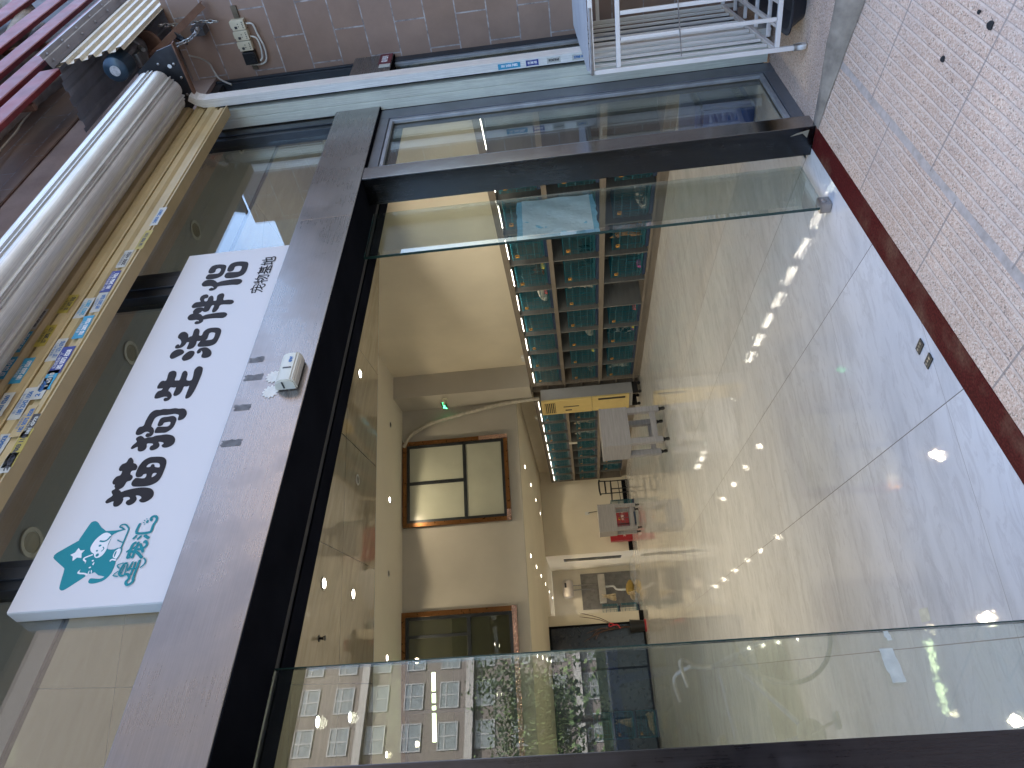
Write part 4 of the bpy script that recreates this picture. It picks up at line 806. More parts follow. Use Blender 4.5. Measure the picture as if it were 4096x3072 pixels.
# small things on the lintel
t = thing('door_sensor', 'cream automatic-door sensor box on the lintel, below the white sign', 'sensor', (1.96,1.815,2.37))
m = MB(); m.prism([(-0.077,y,z) for y, z in ((-0.0005,-0.042),(-0.038,-0.042),(-0.052,-0.030),(-0.052,0.012),(-0.040,0.032),(-0.018,0.042),(-0.0005,0.042))], (0.154,0,0))
bmesh.ops.bevel(m.bm, geom=list(m.bm.edges), offset=0.005, segments=2, affect='EDGES'); m.build('housing', CREAM_P, t, smooth=True)
m = MB(); m.box((-0.0788,-0.044,0.002), (-0.0768,-0.012,0.008)); m.box((-0.012,-0.0535,-0.02), (-0.006,-0.0518,0.012)); m.build('indicator_slot', BLACK, t)
m = MB(); m.mesh(text_mesh('ew', 0.026, 0.0, 0.001), Matrix.Translation((0.035,-0.0527,-0.008)) @ UPRIGHT); m.build('logo', SI, t)
def flower(x, z, label):
    o = []
    for k in range(48):
        a = 2*math.pi*k/48; r = 0.030 + 0.0045*math.cos(12*a)
        o.append((r*math.cos(a), r*math.sin(a)*0.95))
    m = MB(); m.mesh(fill_mesh([o], 0.001), UPRIGHT)
    tag(m.build('glue_patch', plain('white_filler', (0.72,0.71,0.66), 0.7, 0, 0.1, 40, 0.8, 90), None, (x,1.8137,z)), label, 'patch')
flower(1.962, 2.437, 'white scalloped patch beside the door sensor, nearer the sensor end')
flower(1.882, 2.432, 'white scalloped patch left of the door sensor')
def residue(x0, x1, z0, z1, label):
    rnd = random.Random(int(x0*999)); m = MB()
    o = []
    for i in range(10): o.append((x0+(x1-x0)*i/9, z0+rnd.uniform(0, 0.006)))
    for i in range(7): o.append((x1+rnd.uniform(-0.006, 0.003), z0+(z1-z0)*(i+0.5)/7))
    for i in range(10): o.append((x1-(x1-x0)*i/9, z1-rnd.uniform(0, 0.014)))
    m.mesh(fill_mesh([o]), UPRIGHT)
    tag(m.build('tape_residue', plain('tape_grey', (0.12,0.12,0.125), 0.55, 0, 0.5, 30), None, (0,1.8142,0)), label, 'tape')
residue(2.055, 2.085, 2.50, 2.565, 'dark tape mark on lintel just below sign, right of the sensor')
residue(1.955, 1.985, 2.48, 2.562, 'dark torn tape mark on lintel above the door sensor')
residue(1.80, 1.83, 2.49, 2.563, 'dark tape mark under the sign, left of the white patches')
residue(1.63, 1.66, 2.48, 2.562, 'leftmost dark tape mark under the sign')
# door number
t = thing('number_plate', 'dark red door number plate 0101 on the dark lintel end by the pier', 'sign', (4.975,1.8135,2.342))
m = MB(); m.box((-0.083,-0.0045,-0.041), (0.085,0.0,0.043), 0.001); m.build('plate', plain('maroon_plate', (0.13,0.018,0.028), 0.35), t)
m = MB(); m.mesh(text_mesh('0101', 0.058, 0.0006, 0.0012), Matrix.Translation((0.0,-0.0052,0.002)) @ UPRIGHT @ Matrix.Diagonal((0.95,1,1,1))); m.build('digits', SV, t)
m = MB(); m.box((-0.135,-0.003,-0.041), (-0.0835,-0.0002,0.035)); m.build('white_end', SW, t)

# contactors on the pier wall
t = thing('relay_row', 'row of three cream relay boxes and a black contactor on the brown pier', 'relay box', (5.068,1.57,3.26))
for k in range(3):
    y = 1.468+k*0.066
    m = MB(); m.box((-0.045,y-1.57,-0.045), (0.0,y+0.062-1.57,0.045), 0.003); m.box((-0.022,y+0.012-1.57,0.0455), (0.0,y+0.052-1.57,0.06), 0.002)
    b = m.build('relay', IVORY, t)
    m = MB(); m.box((-0.0458,y+0.036-1.57,0.008), (-0.0452,y+0.052-1.57,0.026)); m.box((-0.0458,y+0.02-1.57,-0.004), (-0.0452,y+0.026-1.57,0.002)); m.box((-0.0458,y+0.036-1.57,-0.004), (-0.0452,y+0.042-1.57,0.002))
    for q in range(4): m.box((-0.0458,y+0.012+q*0.011-1.57,-0.034), (-0.0452,y+0.018+q*0.011-1.57,-0.027))
    m.build('printed_mark', SK, b)
m = MB(); m.box((-0.05,1.672-1.57,-0.044), (0.0,1.752-1.57,0.04), 0.004)
for q in range(4): m.lathe([(0.006,-0.0505),(0.006,-0.056)], (0,1.685+q*0.018-1.57,-0.03), 8, 'x')
m.build('contactor', BLACK, t)
ZN = plain('rail_zinc', (0.16,0.13,0.09), 0.5, 0.5, 0.4, 20)
for b0, b1, q in ((1.39,1.466,-0.012), (1.754,1.80,-0.006)):
    m = MB(); m.box((q,b0-1.57,-0.018), (0.0,b1-1.57,0.018)); m.build('mounting_rail', ZN, t)
m = MB()
m.tube(spline_open([(-0.02,1.50-1.57,-0.05),(-0.02,1.51-1.57,-0.09),(-0.02,1.573-1.57,-0.10),(-0.02,1.66-1.57,-0.115),(-0.02,1.74-1.57,-0.10),(-0.02,1.765-1.57,-0.06),(-0.03,1.76-1.57,-0.02),(-0.03,1.755-1.57,0.02)], 5), 0.006, 6)
m.tube(spline_open([(-0.02,1.58-1.57,-0.05),(-0.02,1.60-1.57,-0.085),(-0.02,1.66-1.57,-0.09),(-0.025,1.72-1.57,-0.08),(-0.03,1.74-1.57,-0.06)], 5), 0.0055, 6)
m.build('white_wires', plain('wire_white', (0.58,0.57,0.52), 0.5), t)

# pet pad hung behind the right pane
t = thing('pet_pad', 'white and blue pet pad taped behind the right glass pane', 'pad', (3.23,2.066,1.31))
m = MB(); nx, nz = 10, 12
def pad_grid(m, x0, x1, z0, z1, dy, jag=0.0):
    rnd = random.Random(3); vv = []
    for i in range(nx+1):
        row = []
        for k in range(nz+1):
            ex = (jag*rnd.uniform(-1,1) if k in (0, nz) or i in (0, nx) else 0)
            row.append(m.bm.verts.new((x0+(x1-x0)*i/nx+ex, dy+0.006*math.sin(i*1.3)*math.sin(k*0.9), z0+(z1-z0)*k/nz+ex)))
        vv.append(row)
    for i in range(nx):
        for k in range(nz): m.bm.faces.new((vv[i][k], vv[i+1][k], vv[i+1][k+1], vv[i][k+1]))
pad_grid(m, -0.165, 0.19, -0.205, 0.205, 0.004, 0.006); m.build('backing', plain('pad_blue', (0.36,0.66,0.78), 0.6, 0, 0.08), t)
m = MB(); pad_grid(m, -0.14, 0.19, -0.18, 0.178, 0.0005); m.build('quilted_face', plain('pad_white', (0.93,0.95,0.90), 0.7, 0, 0.08, 5, 0.8, 45), t)
# floor plates
for k, (x, lab) in enumerate(((2.0,'black bolt plate set in the floor by the red sill, nearer the right post'), (1.921,'black bolt plate set in the floor by the red sill, left of its twin'))):
    t = thing('floor_plate', lab, 'plate', (x,2.012,0.0005), -0.05)
    m = MB(); m.box((-0.017,-0.026,0.0), (0.017,0.03,0.005), 0.001); m.build('plate', plain('plate_dark', (0.05,0.05,0.05), 0.45, 0.4, 0.4, 60), t)
    m = MB()
    for y in (-0.014, 0.002, 0.018): m.lathe([(0.0055,0.0051),(0.0055,0.0066),(0.003,0.0072)], (0,y,0), 10)
    m.build('bolt_head', CHAINM, t)

# ------------------------------------------------------------------ wire rack, tray and bits on the platform
RA = math.atan2(0.174, 1.167)
t = thing('pet_rack', 'grey metal tube pet cage on castors standing by the brown pier', 'rack', (3.69,1.541,0), RA)
RL, RD, RZ0, RZ1 = 1.18, 0.85, 0.15, 1.06
def bar(m, a, b, s=0.011):
    a, b = Vector(a), Vector(b); m.box((min(a.x,b.x)-s, min(a.y,b.y)-s, min(a.z,b.z)-s), (max(a.x,b.x)+s, max(a.y,b.y)+s, max(a.z,b.z)+s), 0.002)
m = MB()
for x in (0, RL):
    for y in (0, -RD): bar(m, (x,y,0.07), (x,y,RZ1-0.02))
for z in (RZ0, RZ1):
    for y in (0, -RD): bar(m, (0.023,y,z), (RL-0.023,y,z))
    for x in (0, RL): bar(m, (x,-0.023,z), (x,-RD+0.023,z))
for x in (0, RL): bar(m, (x,-0.023,RZ1-0.13), (x,-RD+0.023,RZ1-0.13))
m.build('frame', RACKM, t)
m = MB()
for k in range(1, 7): bar(m, (0,-0.023-k*0.118,RZ0+0.023), (0,-0.023-k*0.118,RZ1-0.153), 0.009)
m.build('end_bars', RACKM, t)
m = MB()
for k in range(1, 10): bar(m, (k*RL/10,0,RZ0+0.023), (k*RL/10,0,RZ1-0.023), 0.0075)
m.build('back_bars', RACKM, t)
m = MB()
for k in range(1, 8): bar(m, (0.023,-k*RD/8,RZ0), (RL-0.023,-k*RD/8,RZ0), 0.009)
for k in range(1, 5): bar(m, (k*RL/5,-0.023,RZ0-0.0195), (k*RL/5,-RD+0.023,RZ0-0.0195), 0.009)
m.build('floor_grid', RACKM, t)
pr = []
for k in range(40):
    pr += [(0.02+k*0.029, -0.004, RZ1+0.014), (0.02+k*0.029+0.012, -0.004, RZ1+0.026)]
m = MB(); m.sheet(pr, (0,-RD+0.01,0)); m.build('ribbed_top', GREY_R, t)
m = MB(); m.tube([(0.02,0.012,RZ1+0.005),(-0.008,0.006,RZ1+0.004),(-0.016,-0.02,RZ1+0.003),(-0.016,-0.3,RZ1+0.003)], 0.007, 8); m.tube([(-0.014,-0.03,0.62),(-0.014,-0.5,0.66),(-0.014,-RD,0.67)], 0.003, 6); m.build('pull_rod', CHAINM, t)
for x in (0, RL):
    for y in (0, -RD):
        m = MB(); m.cyl((x,y,0.056), (x,y,0.069), 0.017); m.box((x-0.012,y-0.014,0.03), (x+0.012,y-0.011,0.058)); m.box((x-0.012,y+0.011,0.03), (x+0.012,y+0.014,0.058)); f = m.build('castor', CHAINM, t)
        m = MB(); m.lathe([(0.004,-0.012),(0.026,-0.012),(0.030,-0.007),(0.030,0.007),(0.026,0.012),(0.004,0.012)], (x+0.012,y,0.0305), 18, 'y'); m.build('wheel', plain('castor_wheel', (0.62,0.60,0.57), 0.5), f, smooth=True)
t = thing('plastic_tray', 'black plastic tray with raised rim lying under the tube rack', 'tray', (4.25,1.25,0.0), RA)
m = MB()
def rrect(x0, y0, x1, y1, r, z, k=5):
    o = []
    for cx, cy, a0 in ((x1-r,y1-r,0), (x0+r,y1-r,90), (x0+r,y0+r,180), (x1-r,y0+r,270)):
        for i in range(k+1):
            a = R_(a0+90*i/k); o.append((cx+r*math.cos(a), cy+r*math.sin(a), z))
    return o
rings = [rrect(-0.43,-0.22,0.43,0.27,0.05,0.0), rrect(-0.47,-0.26,0.47,0.31,0.06,0.075), rrect(-0.49,-0.28,0.49,0.33,0.07,0.078), rrect(-0.49,-0.28,0.49,0.33,0.07,0.084), rrect(-0.465,-0.255,0.465,0.305,0.06,0.083), rrect(-0.425,-0.215,0.425,0.265,0.05,0.006)]
vv = [[m.bm.verts.new(p) for p in r] for r in rings]
for a, b in zip(vv, vv[1:]):
    for k in range(len(a)): m.bm.faces.new((a[k], a[(k+1) % len(a)], b[(k+1) % len(a)], b[k]))
m.bm.faces.new(vv[0][::-1]); m.bm.faces.new(vv[-1])
m.build('tray_body', TRAY_B, t, smooth=True)
# blotches on the stone
for k, (x, y, r, lab) in enumerate(((2.62,1.20,0.012,'dark gum spot on the ramp among the middle grooves'), (2.45,1.03,0.016,'larger dark gum spot on the ramp near the slab joint'), (2.54,1.02,0.008,'tiny dark spot on the ramp beside the larger gum spot'))):
    m = MB(); o = [(r*(1+0.25*math.sin(3*a+k))*math.cos(a), r*(1+0.2*math.cos(2*a))*math.sin(a)) for a in [2*math.pi*i/16 for i in range(16)]]
    m.prism([(px, py, ramp_z(y)-ramp_z(y)+SL*py) for px, py in o], (0,0,0.003)); tag(m.build('gum_spot', BLACK, None, (x,y,ramp_z(y)+0.0015)), lab, 'gum')
TAPE = plain('frosted_tape', (0.55,0.58,0.52), 0.5, 0, 0.15, 30)
for x0, x1, z0, z1, lab in ((0.785,0.880,0.503,0.545,'longer whitish tape strip stuck low on the left glass pane'), (0.902,0.929,0.497,0.516,'short whitish tape strip stuck near the edge of left glass pane')):
    rnd = random.Random(4); o = []
    for i in range(9): o.append((x0+(x1-x0)*i/8, z0+rnd.uniform(0,0.004)))
    for i in range(9): o.append((x1-(x1-x0)*i/8, z1-rnd.uniform(0,0.006)))
    m = MB(); m.mesh(fill_mesh([o]), UPRIGHT); tag(m.build('tape_strip', TAPE, None, (0,2.0592,0)), lab, 'tape')
m = MB(); rnd = random.Random(8); o = []
for i in range(7): o.append((-0.045+0.09*i/6, -0.028+rnd.uniform(0,0.006)))
for i in range(7): o.append((0.045-0.09*i/6, 0.028-rnd.uniform(0,0.006)))
m.mesh(fill_mesh([o])); tag(m.build('floor_tape', TAPE, None, (1.36,2.89,0.0012), R_(70)), 'whitish tape scrap stuck on the grey tiles left of the doorway', 'tape')
# ------------------------------------------------------------------ inside the shop
WARM, COOL = (1.0, 0.82, 0.54), (0.92, 0.96, 1.0)
E_ON = emit('lamp_lens_lit', (1.0, 0.90, 0.72), 6.0)
E_OFF = plain('lamp_lens_off', (0.22,0.22,0.21), 0.2, 0.5)
E_LED = emit('led_strip', (1.0, 0.93, 0.78), 2.5)
TRIM = plain('lamp_trim', (0.55,0.55,0.53), 0.35, 0.3)
def downlight(loc, lit, label, power=0.0, col=WARM, ang=110, r=0.06, group='recessed ceiling downlights'):
    t = thing('ceiling_downlight', label, 'ceiling light', loc, 0, group)
    m = MB(); m.lathe([(r*0.72,0.012),(r*0.75,-0.006),(r*1.0,-0.006),(r*1.02,-0.001)], (0,0,0), 24); m.build('trim_ring', TRIM, t, smooth=True)
    m = MB(); m.lathe([(0.0,-0.002),(r*0.70,-0.0035)], (0,0,0), 20); m.build('lens', E_ON if lit else E_OFF, t)
    if lit and power > 0:
        l = bpy.data.lights.new('lamp', 'SPOT'); l.energy = power*LAMP; l.color = col; l.spot_size = R_(ang); l.spot_blend = 0.2; l.shadow_soft_size = 0.05
        o = bpy.data.objects.new('lamp', l); COL.objects.link(o); o.parent = t; o.location = (0,0,-0.03)
    return t
ORD = ['first','second','third','fourth','fifth','sixth','seventh','eighth','ninth','tenth']
k = 0
for xi, (X, side) in enumerate(((4.1,'right'),(2.3,'middle'),(0.48,'left'))):
    for di, D in enumerate((14.3,15.8,17.25,18.82)):
        downlight(W(X,D,2.3645), True, f'lit downlight in the {side} row of the low back ceiling, {ORD[di]} from the front', 3.1, ang=137)
for di, D in enumerate((20.49,22.05)):
    downlight(W(2.29,D,2.3645), True, f'lit downlight over the wash corridor, {ORD[di]} from the front', 2.5)
l = None
for X, D, lit, lab in ((4.48,12.14,False,'unlit downlight on the high ceiling near the right wall'), (3.09,12.12,True,'lit downlight on the high ceiling above the frosted window'), (1.83,12.1,False,'unlit downlight on high ceiling between two lit ones'), (0.51,12.04,True,'lit downlight on high ceiling above the office door'), (-0.87,12.05,True,'lit downlight on high ceiling, leftmost, seen through the left pane')):
    downlight(W(X,D,4.597), lit, lab, 7.5, ang=158)
for X, D, lit, lab in ((3.40,7.44,True,'lit downlight in glossy ceiling near the right shelving'), (2.15,7.455,False,'unlit white-rimmed downlight in glossy ceiling, between lit ones'), (0.945,6.54,True,'lit downlight in glossy ceiling, upper of the pair left of centre'), (0.942,7.40,True,'lit downlight in glossy ceiling, lower of the pair left of centre'), (-0.193,6.52,True,'lit downlight in glossy ceiling seen through left pane, brighter one'), (-0.196,7.393,True,'dimmer downlight in glossy ceiling seen through left pane, lower one')):
    downlight(W(X,D,3.697), lit, lab, 17, (1.0,0.90,0.70), ang=165)
for X, lab in ((1.74,'unlit downlight on the grey ceiling strip, far left above the sign'), (2.943,'unlit downlight on the grey ceiling strip above the middle of the sign'), (4.144,'unlit downlight on the grey ceiling strip right of the dark mullion'), (5.32,'unlit downlight on the grey ceiling strip nearest the brown pier')):
    downlight(Vector((X,2.44,3.699)), False, lab, r=0.065)
# sprinkler and exit sign
t = thing('sprinkler', 'small dark sprinkler head on the glossy ceiling', 'sprinkler', W(0.47,6.484,3.70))
m = MB(); m.cyl((0,0,0), (0,0,-0.04), 0.01, 10); m.lathe([(0.03,-0.001),(0.028,-0.006)], (0,0,0), 16); m.lathe([(0.022,-0.058),(0.024,-0.055)], (0,0,0), 14); m.tube([(0.012,0,-0.03),(0.016,0,-0.045),(0.004,0,-0.056)], 0.003); m.tube([(-0.012,0,-0.03),(-0.016,0,-0.045),(-0.004,0,-0.056)], 0.003); m.build('head', DARK_M, t)
def inside(name, label, cat, x, d, z=0.0, rot=0.0, group=None):
    return thing(name, label, cat, W(x,d,z), -FA+rot, group)
t = inside('exit_sign', 'small green running-man exit sign on the high pier, above the pipe', 'exit sign', 5.05, 12.85, 3.73, R_(12))
m = MB(); m.box((-0.022,-0.13,-0.065), (0.0,0.13,0.065), 0.004); m.build('housing', CREAM_P, t)
m = MB(); m.box((-0.0235,-0.12,-0.055), (-0.0225,0.12,0.055)); m.build('panel', plain('exit_dark', (0.01,0.05,0.02), 0.4), t)
m = MB()
m.mesh(text_mesh('安全出口', 0.046, 0, 0.0005), Matrix.Translation((-0.0242,-0.03,0.0)) @ Matrix(((0,0,-1,0),(-1,0,0,0),(0,1,0,0),(0,0,0,1))))
m.box((-0.0246,0.07,-0.03), (-0.0238,0.085,0.02)); m.box((-0.0246,0.06,0.022), (-0.0238,0.078,0.036)); m.box((-0.0246,0.09,-0.04), (-0.0238,0.105,-0.01))
m.build('green_lettering', emit('exit_green', (0.1,1.0,0.35), 1.3), t)
t = inside('emergency_lamp', 'white emergency lamp socket beside the green exit sign', 'lamp', 5.05, 12.55, 3.66)
m = MB(); m.box((-0.02,-0.05,-0.05), (0.0,0.05,0.05), 0.004); m.tube([(-0.02,0.0,0.0),(-0.06,0.06,0.02),(-0.05,0.16,0.05)], 0.02, 8); m.build('body', CREAM_P, t)
# lagged pipe along the mezzanine wall down to the air conditioner
p = [W(5.03,12.98,3.55), W(4.9,12.99,3.42), W(4.95,12.97,3.1)]
m = MB(); q = spline_open([W(4.3,12.99,4.56), W(4.55,12.99,4.40), W(4.75,12.98,4.0), W(4.86,12.98,3.5), W(4.95,12.97,3.0), W(5.0,12.95,2.6), W(5.02,12.93,2.1), W(5.03,12.93,1.9)], 8)
m.tube(q, [0.038*(1+0.06*((i % 4) == 0)) for i in range(len(q))], 8); tag(m.build('refrigerant_pipe', plain('white_wrap', (0.50,0.47,0.41), 0.7, 0, 0.2, 15, 0.5, 50), smooth=True), 'white wrapped pipe running down the wall to the cream air conditioner', 'pipe')

# mezzanine windows
def mezz_frame(x0, x1, z0, z1, w_, d=0.07):
    m = MB(); m.box((x0,-d,z0), (x1,0,z0+w_), 0.003); m.box((x0,-d,z1-w_), (x1,0,z1), 0.003); m.box((x0,-d,z0+w_+0.0005), (x0+w_,0,z1-w_-0.0005), 0.003); m.box((x1-w_,-d,z0+w_+0.0005), (x1,0,z1-w_-0.0005), 0.003); return m
t = inside('upper_window', 'frosted three-light upper window in bronze trim on the mezzanine wall', 'window', 3.58, 13.049, 3.56)
mezz_frame(-0.82, 0.82, -0.99, 1.02, 0.075).build('bronze_trim', BRONZE, t)
m = mezz_frame(-0.742, 0.742, -0.912, 0.942, 0.05, 0.05); m.box((-0.691,-0.05,-0.19), (0.691,0,-0.13), 0.003); m.box((-0.03,-0.052,-0.1295), (0.03,0,0.8915), 0.003); m.build('frame', ALU_D, t)
for a in ((-0.69,-0.861,0.69,-0.191), (-0.69,-0.129,-0.031,0.89), (0.031,-0.129,0.69,0.89)):
    m = MB(); m.box((a[0],-0.03,a[1]), (a[2],-0.02,a[3])); m.build('pane', FROST, t)
m = MB(); m.box((-0.012,-0.075,0.33), (0.012,-0.053,0.43), 0.004); m.build('handle', BLACK, t)
m = MB(); m.box((-0.82,-0.0765,-0.99), (-0.62,-0.071,-0.915)); m.box((0.742,-0.0765,-0.99), (0.82,-0.071,-0.45)); m.build('peeling_film', COPPER, t)
t = inside('office_window', 'dark-framed upper office window in bronze trim left on the mezzanine wall', 'window', 0.0, 13.049, 3.56)
mezz_frame(-1.42, 1.27, -0.99, 1.06, 0.085).build('bronze_trim', BRONZE, t)
m = mezz_frame(-1.334, 1.184, -0.904, 0.974, 0.055, 0.05); m.box((-1.278,-0.05,-0.17), (1.128,0,-0.11), 0.003)
for x in (0.83, -0.36): m.box((x,-0.052,-0.1095), (x+0.05,0,0.9185), 0.003)
m.box((-0.1,-0.053,-0.8485), (-0.05,0,-0.1705), 0.003); m.build('frame', ALU_D, t)
OFFG = glass('office_glass', 0.10, (0.42,0.45,0.36), dust=0.12, dust_c=(0.30,0.32,0.24))
m = MB(); m.box((-1.277,-0.03,-0.848), (1.127,-0.02,-0.171)); m.build('pane', OFFG, t)
m = MB(); m.box((-1.277,-0.03,-0.109), (1.127,-0.02,0.918)); m.build('pane', OFFG, t)
m = MB(); m.box((0.6,-0.0915,-0.99), (1.27,-0.086,-0.905)); m.box((-1.42,-0.0915,-0.99), (0.598,-0.087,-0.905)); m.build('peeling_film', COPPER, t)
# the room behind the office window
m = MB(); wbox(m, -1.9, 1.9, 13.205, 13.21, 2.47, 4.85)
t = inside('office_tube_light', 'bright fluorescent tube fitting seen through the office window', 'ceiling light', -0.15, 13.012, 4.05)
m = MB(); m.box((-0.64,-0.004,-0.03), (-0.10,0.004,0.03)); m.box((-0.05,-0.004,-0.03), (0.09,0.004,0.03)); m.box((0.13,-0.004,-0.03), (0.42,0.004,0.03)); m.build('tube', emit('tube_glow', (0.80,1.0,0.50), 1.6), t)
m = MB(); m.box((-0.66,0.0045,-0.035), (0.44,0.012,0.035)); m.build('fitting', ALU_D, t)

# ---- cages and shelving
def shelf_unit(n, label):
    P_, DEP, T_ = 0.708, 0.395, 0.045
    L_ = n*P_
    t = thing('cage_shelving', label, 'shelving', W(5.1, 0, 0), -FA)
    boards = ((0.10,0.035),(0.70,0.07),(1.37,0.06),(1.945,0.08))
    for z, th in boards:
        m = MB(); m.box((0,0,z), (DEP,L_,z+th), 0.002); m.build('shelf_board', SHELF, t)
    m = MB(); m.box((0.03,0,0.0), (0.05,L_,0.0995)); m.build('plinth', SHELF, t)
    for k in range(n+1):
        for (z, th), (z2, _) in zip(boards, boards[1:]):
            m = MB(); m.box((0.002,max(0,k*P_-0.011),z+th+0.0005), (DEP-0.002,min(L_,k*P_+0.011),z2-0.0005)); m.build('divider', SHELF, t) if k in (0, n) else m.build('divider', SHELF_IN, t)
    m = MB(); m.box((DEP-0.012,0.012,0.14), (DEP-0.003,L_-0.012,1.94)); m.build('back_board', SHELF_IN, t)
    for k in range(n):
        m = MB(); m.box((0.016,k*P_+0.12,1.938), (0.022,k*P_+0.56,1.9445)); m.build('led_strip', E_LED, t)
        l = bpy.data.lights.new('lamp', 'AREA'); l.shape = 'RECTANGLE'; l.size = 0.02; l.size_y = 0.5; l.energy = 0.2*LAMP; l.color = (1,0.92,0.75)
        o = bpy.data.objects.new('lamp', l); COL.objects.link(o); o.parent = t; o.location = (0.019,k*P_+0.35,1.92); o.rotation_euler = (0,R_(-20),0)
    return t
NEAR_N, FAR_N = 11, 9
NEAR0, FAR0 = 12.47-NEAR_N*0.708, 19.60-FAR_N*0.708
sh1 = shelf_unit(NEAR_N, 'long grey three-tier shelving full of teal cages along the right wall, nearer the door'); sh1.location = W(5.1,NEAR0,0)
sh2 = shelf_unit(FAR_N, 'grey three-tier shelving of teal cages at the back beyond the air conditioner'); sh2.location = W(5.1,FAR0,0)
t = inside('narrow_shelf', 'narrow grey shelf with small pigeonholes between near shelving and air conditioner', 'shelf', 5.1, 12.475)
m = MB(); m.box((0,0,0.02), (0.39,0.02,2.02)); m.box((0,0.26,0.02), (0.39,0.28,2.02)); m.build('side', SHELF, t)
for z in (0.10,0.42,0.74,1.06,1.38,1.70,2.0):
    m = MB(); m.box((0.002,0.0205,z), (0.388,0.2595,z+0.02)); m.build('shelf_board', SHELF, t)
m = MB(); m.box((0.38,0.0205,0.121), (0.389,0.2595,1.999)); m.build('back_board', SHELF_IN, t)
for k, (y, z, lab) in enumerate(((0.10,0.121,'crumpled white bag on the bottom shelf of narrow pigeonhole unit'), (0.14,1.081,'folded white cloth in the middle pigeonhole'))):
    m = MB(); m.ball((0,0,0.07), (0.09,0.08,0.07), 12, 8)
    for v in m.bm.verts: v.co += v.co.normalized()*0.014*math.sin(v.co.x*70+v.co.y*55+v.co.z*40)
    zz = min(v.co.z for v in m.bm.verts)
    for v in m.bm.verts: v.co.z -= zz
    q = W(5.1+0.14, 12.475+y); tag(m.build('white_bag', WHITE, None, (q.x,q.y,z), -FA, True), lab, 'bag')

def make_cage(loc, rot, label, wd=0.56, dp=0.345, ht=0.46, group='teal wire pet cages in the shelving'):
    """front faces -x (towards the room), width along y"""
    t = thing('pet_cage', label, 'cage', loc, rot, group)
    r = 0.0028; z0, z1 = 0.075, ht
    def wire(m, a, b, s=r):
        a, b = Vector(a), Vector(b); m.box((min(a.x,b.x)-s, min(a.y,b.y)-s, min(a.z,b.z)-s), (max(a.x,b.x)+s, max(a.y,b.y)+s, max(a.z,b.z)+s))
    m = MB(); n = 19
    for k in range(n+1): wire(m, (0,k*wd/n,z0), (0,k*wd/n,z1), 0.0022)
    for z in (z0,z0+0.035,0.17,0.27,0.37,z1): wire(m, (-0.004,0,z), (-0.004,wd,z), 0.003)
    m.build('front_grille', WIRE, t)
    m = MB()
    for y in (0, wd):
        for k in range(1, 9): wire(m, (k*dp/9,y,z0), (k*dp/9,y,z1), 0.0022)
        for z in (z0,0.2,0.33,z1): wire(m, (0.004,y,z), (dp,y,z), 0.003)
    for k in range(0, 10): wire(m, (0.004,k*wd/9,z1+0.006), (dp,k*wd/9,z1+0.006), 0.0022)
    m.build('side_and_top_wires', WIRE, t)
    m = MB(); m.box((0.012,0.01,0.045), (dp,wd-0.01,0.066), 0.003); m.build('base', WIRE, t)
    m = MB(); m.box((-0.004,0.0,0.0), (dp,wd,0.02), 0.004); m.box((-0.004,0.0,0.0205), (0.002,wd,0.042), 0.002); m.build('slide_tray', TRAY, t)
    m = MB(); m.tube([(-0.012,0.17,0.20),(-0.012,0.17,0.27),(-0.012,0.21,0.285),(-0.012,0.21,0.23),(-0.012,0.18,0.215),(-0.012,0.18,0.11),(-0.012,0.16,0.10)], 0.0032, 5); m.tube([(-0.008,0.45,0.09),(-0.008,0.45,0.38),(-0.008,0.10,0.38),(-0.008,0.10,0.09),(-0.008,0.45,0.09)], 0.0036, 5); m.build('door_latch', WIRE, t)
    m = MB(); m.box((-0.012,0.435,0.370), (-0.008,0.50,0.42), 0.001); p = m.build('price_tag', TAG_Y, t)
    m = MB(); m.box((-0.0128,0.44,0.386), (-0.0122,0.468,0.414)); m.box((-0.0128,0.44,0.373), (-0.0122,0.494,0.382)); m.build('printed_mark', SK, p)
    return t
proto = None
ROWS = (('bottom',0.1355),('middle',0.7705),('top',1.4305))
near_spots, far_spots = {}, {}
def put_cage(x, d, z, label):
    global proto
    loc = W(x, d, z)
    if proto is None:
        proto = make_cage(loc, -FA, label); return proto
    return dup(proto, loc, -FA, label)
for rn, z in ROWS:
    for k in range(NEAR_N):
        far_i = NEAR_N-1-k
        if rn == 'bottom' and far_i == 4: continue      # the empty compartment
        near_spots[(rn, far_i)] = (5.125, NEAR0+k*0.708+0.045, z)
        if far_i > 8: continue
        put_cage(5.125, NEAR0+k*0.708+0.045, z, f'teal wire cage in {rn} row of near shelving, {ORD[far_i]} from the air conditioner')
    for k in range(FAR_N):
        far_i = FAR_N-1-k
        if rn == 'bottom' and far_i == 0: continue
        far_spots[(rn, far_i)] = (5.125, FAR0+k*0.708+0.045, z)
        put_cage(5.125, FAR0+k*0.708+0.045, z, f'teal wire cage in {rn} row of far shelving, {ORD[far_i]} from the back wall')

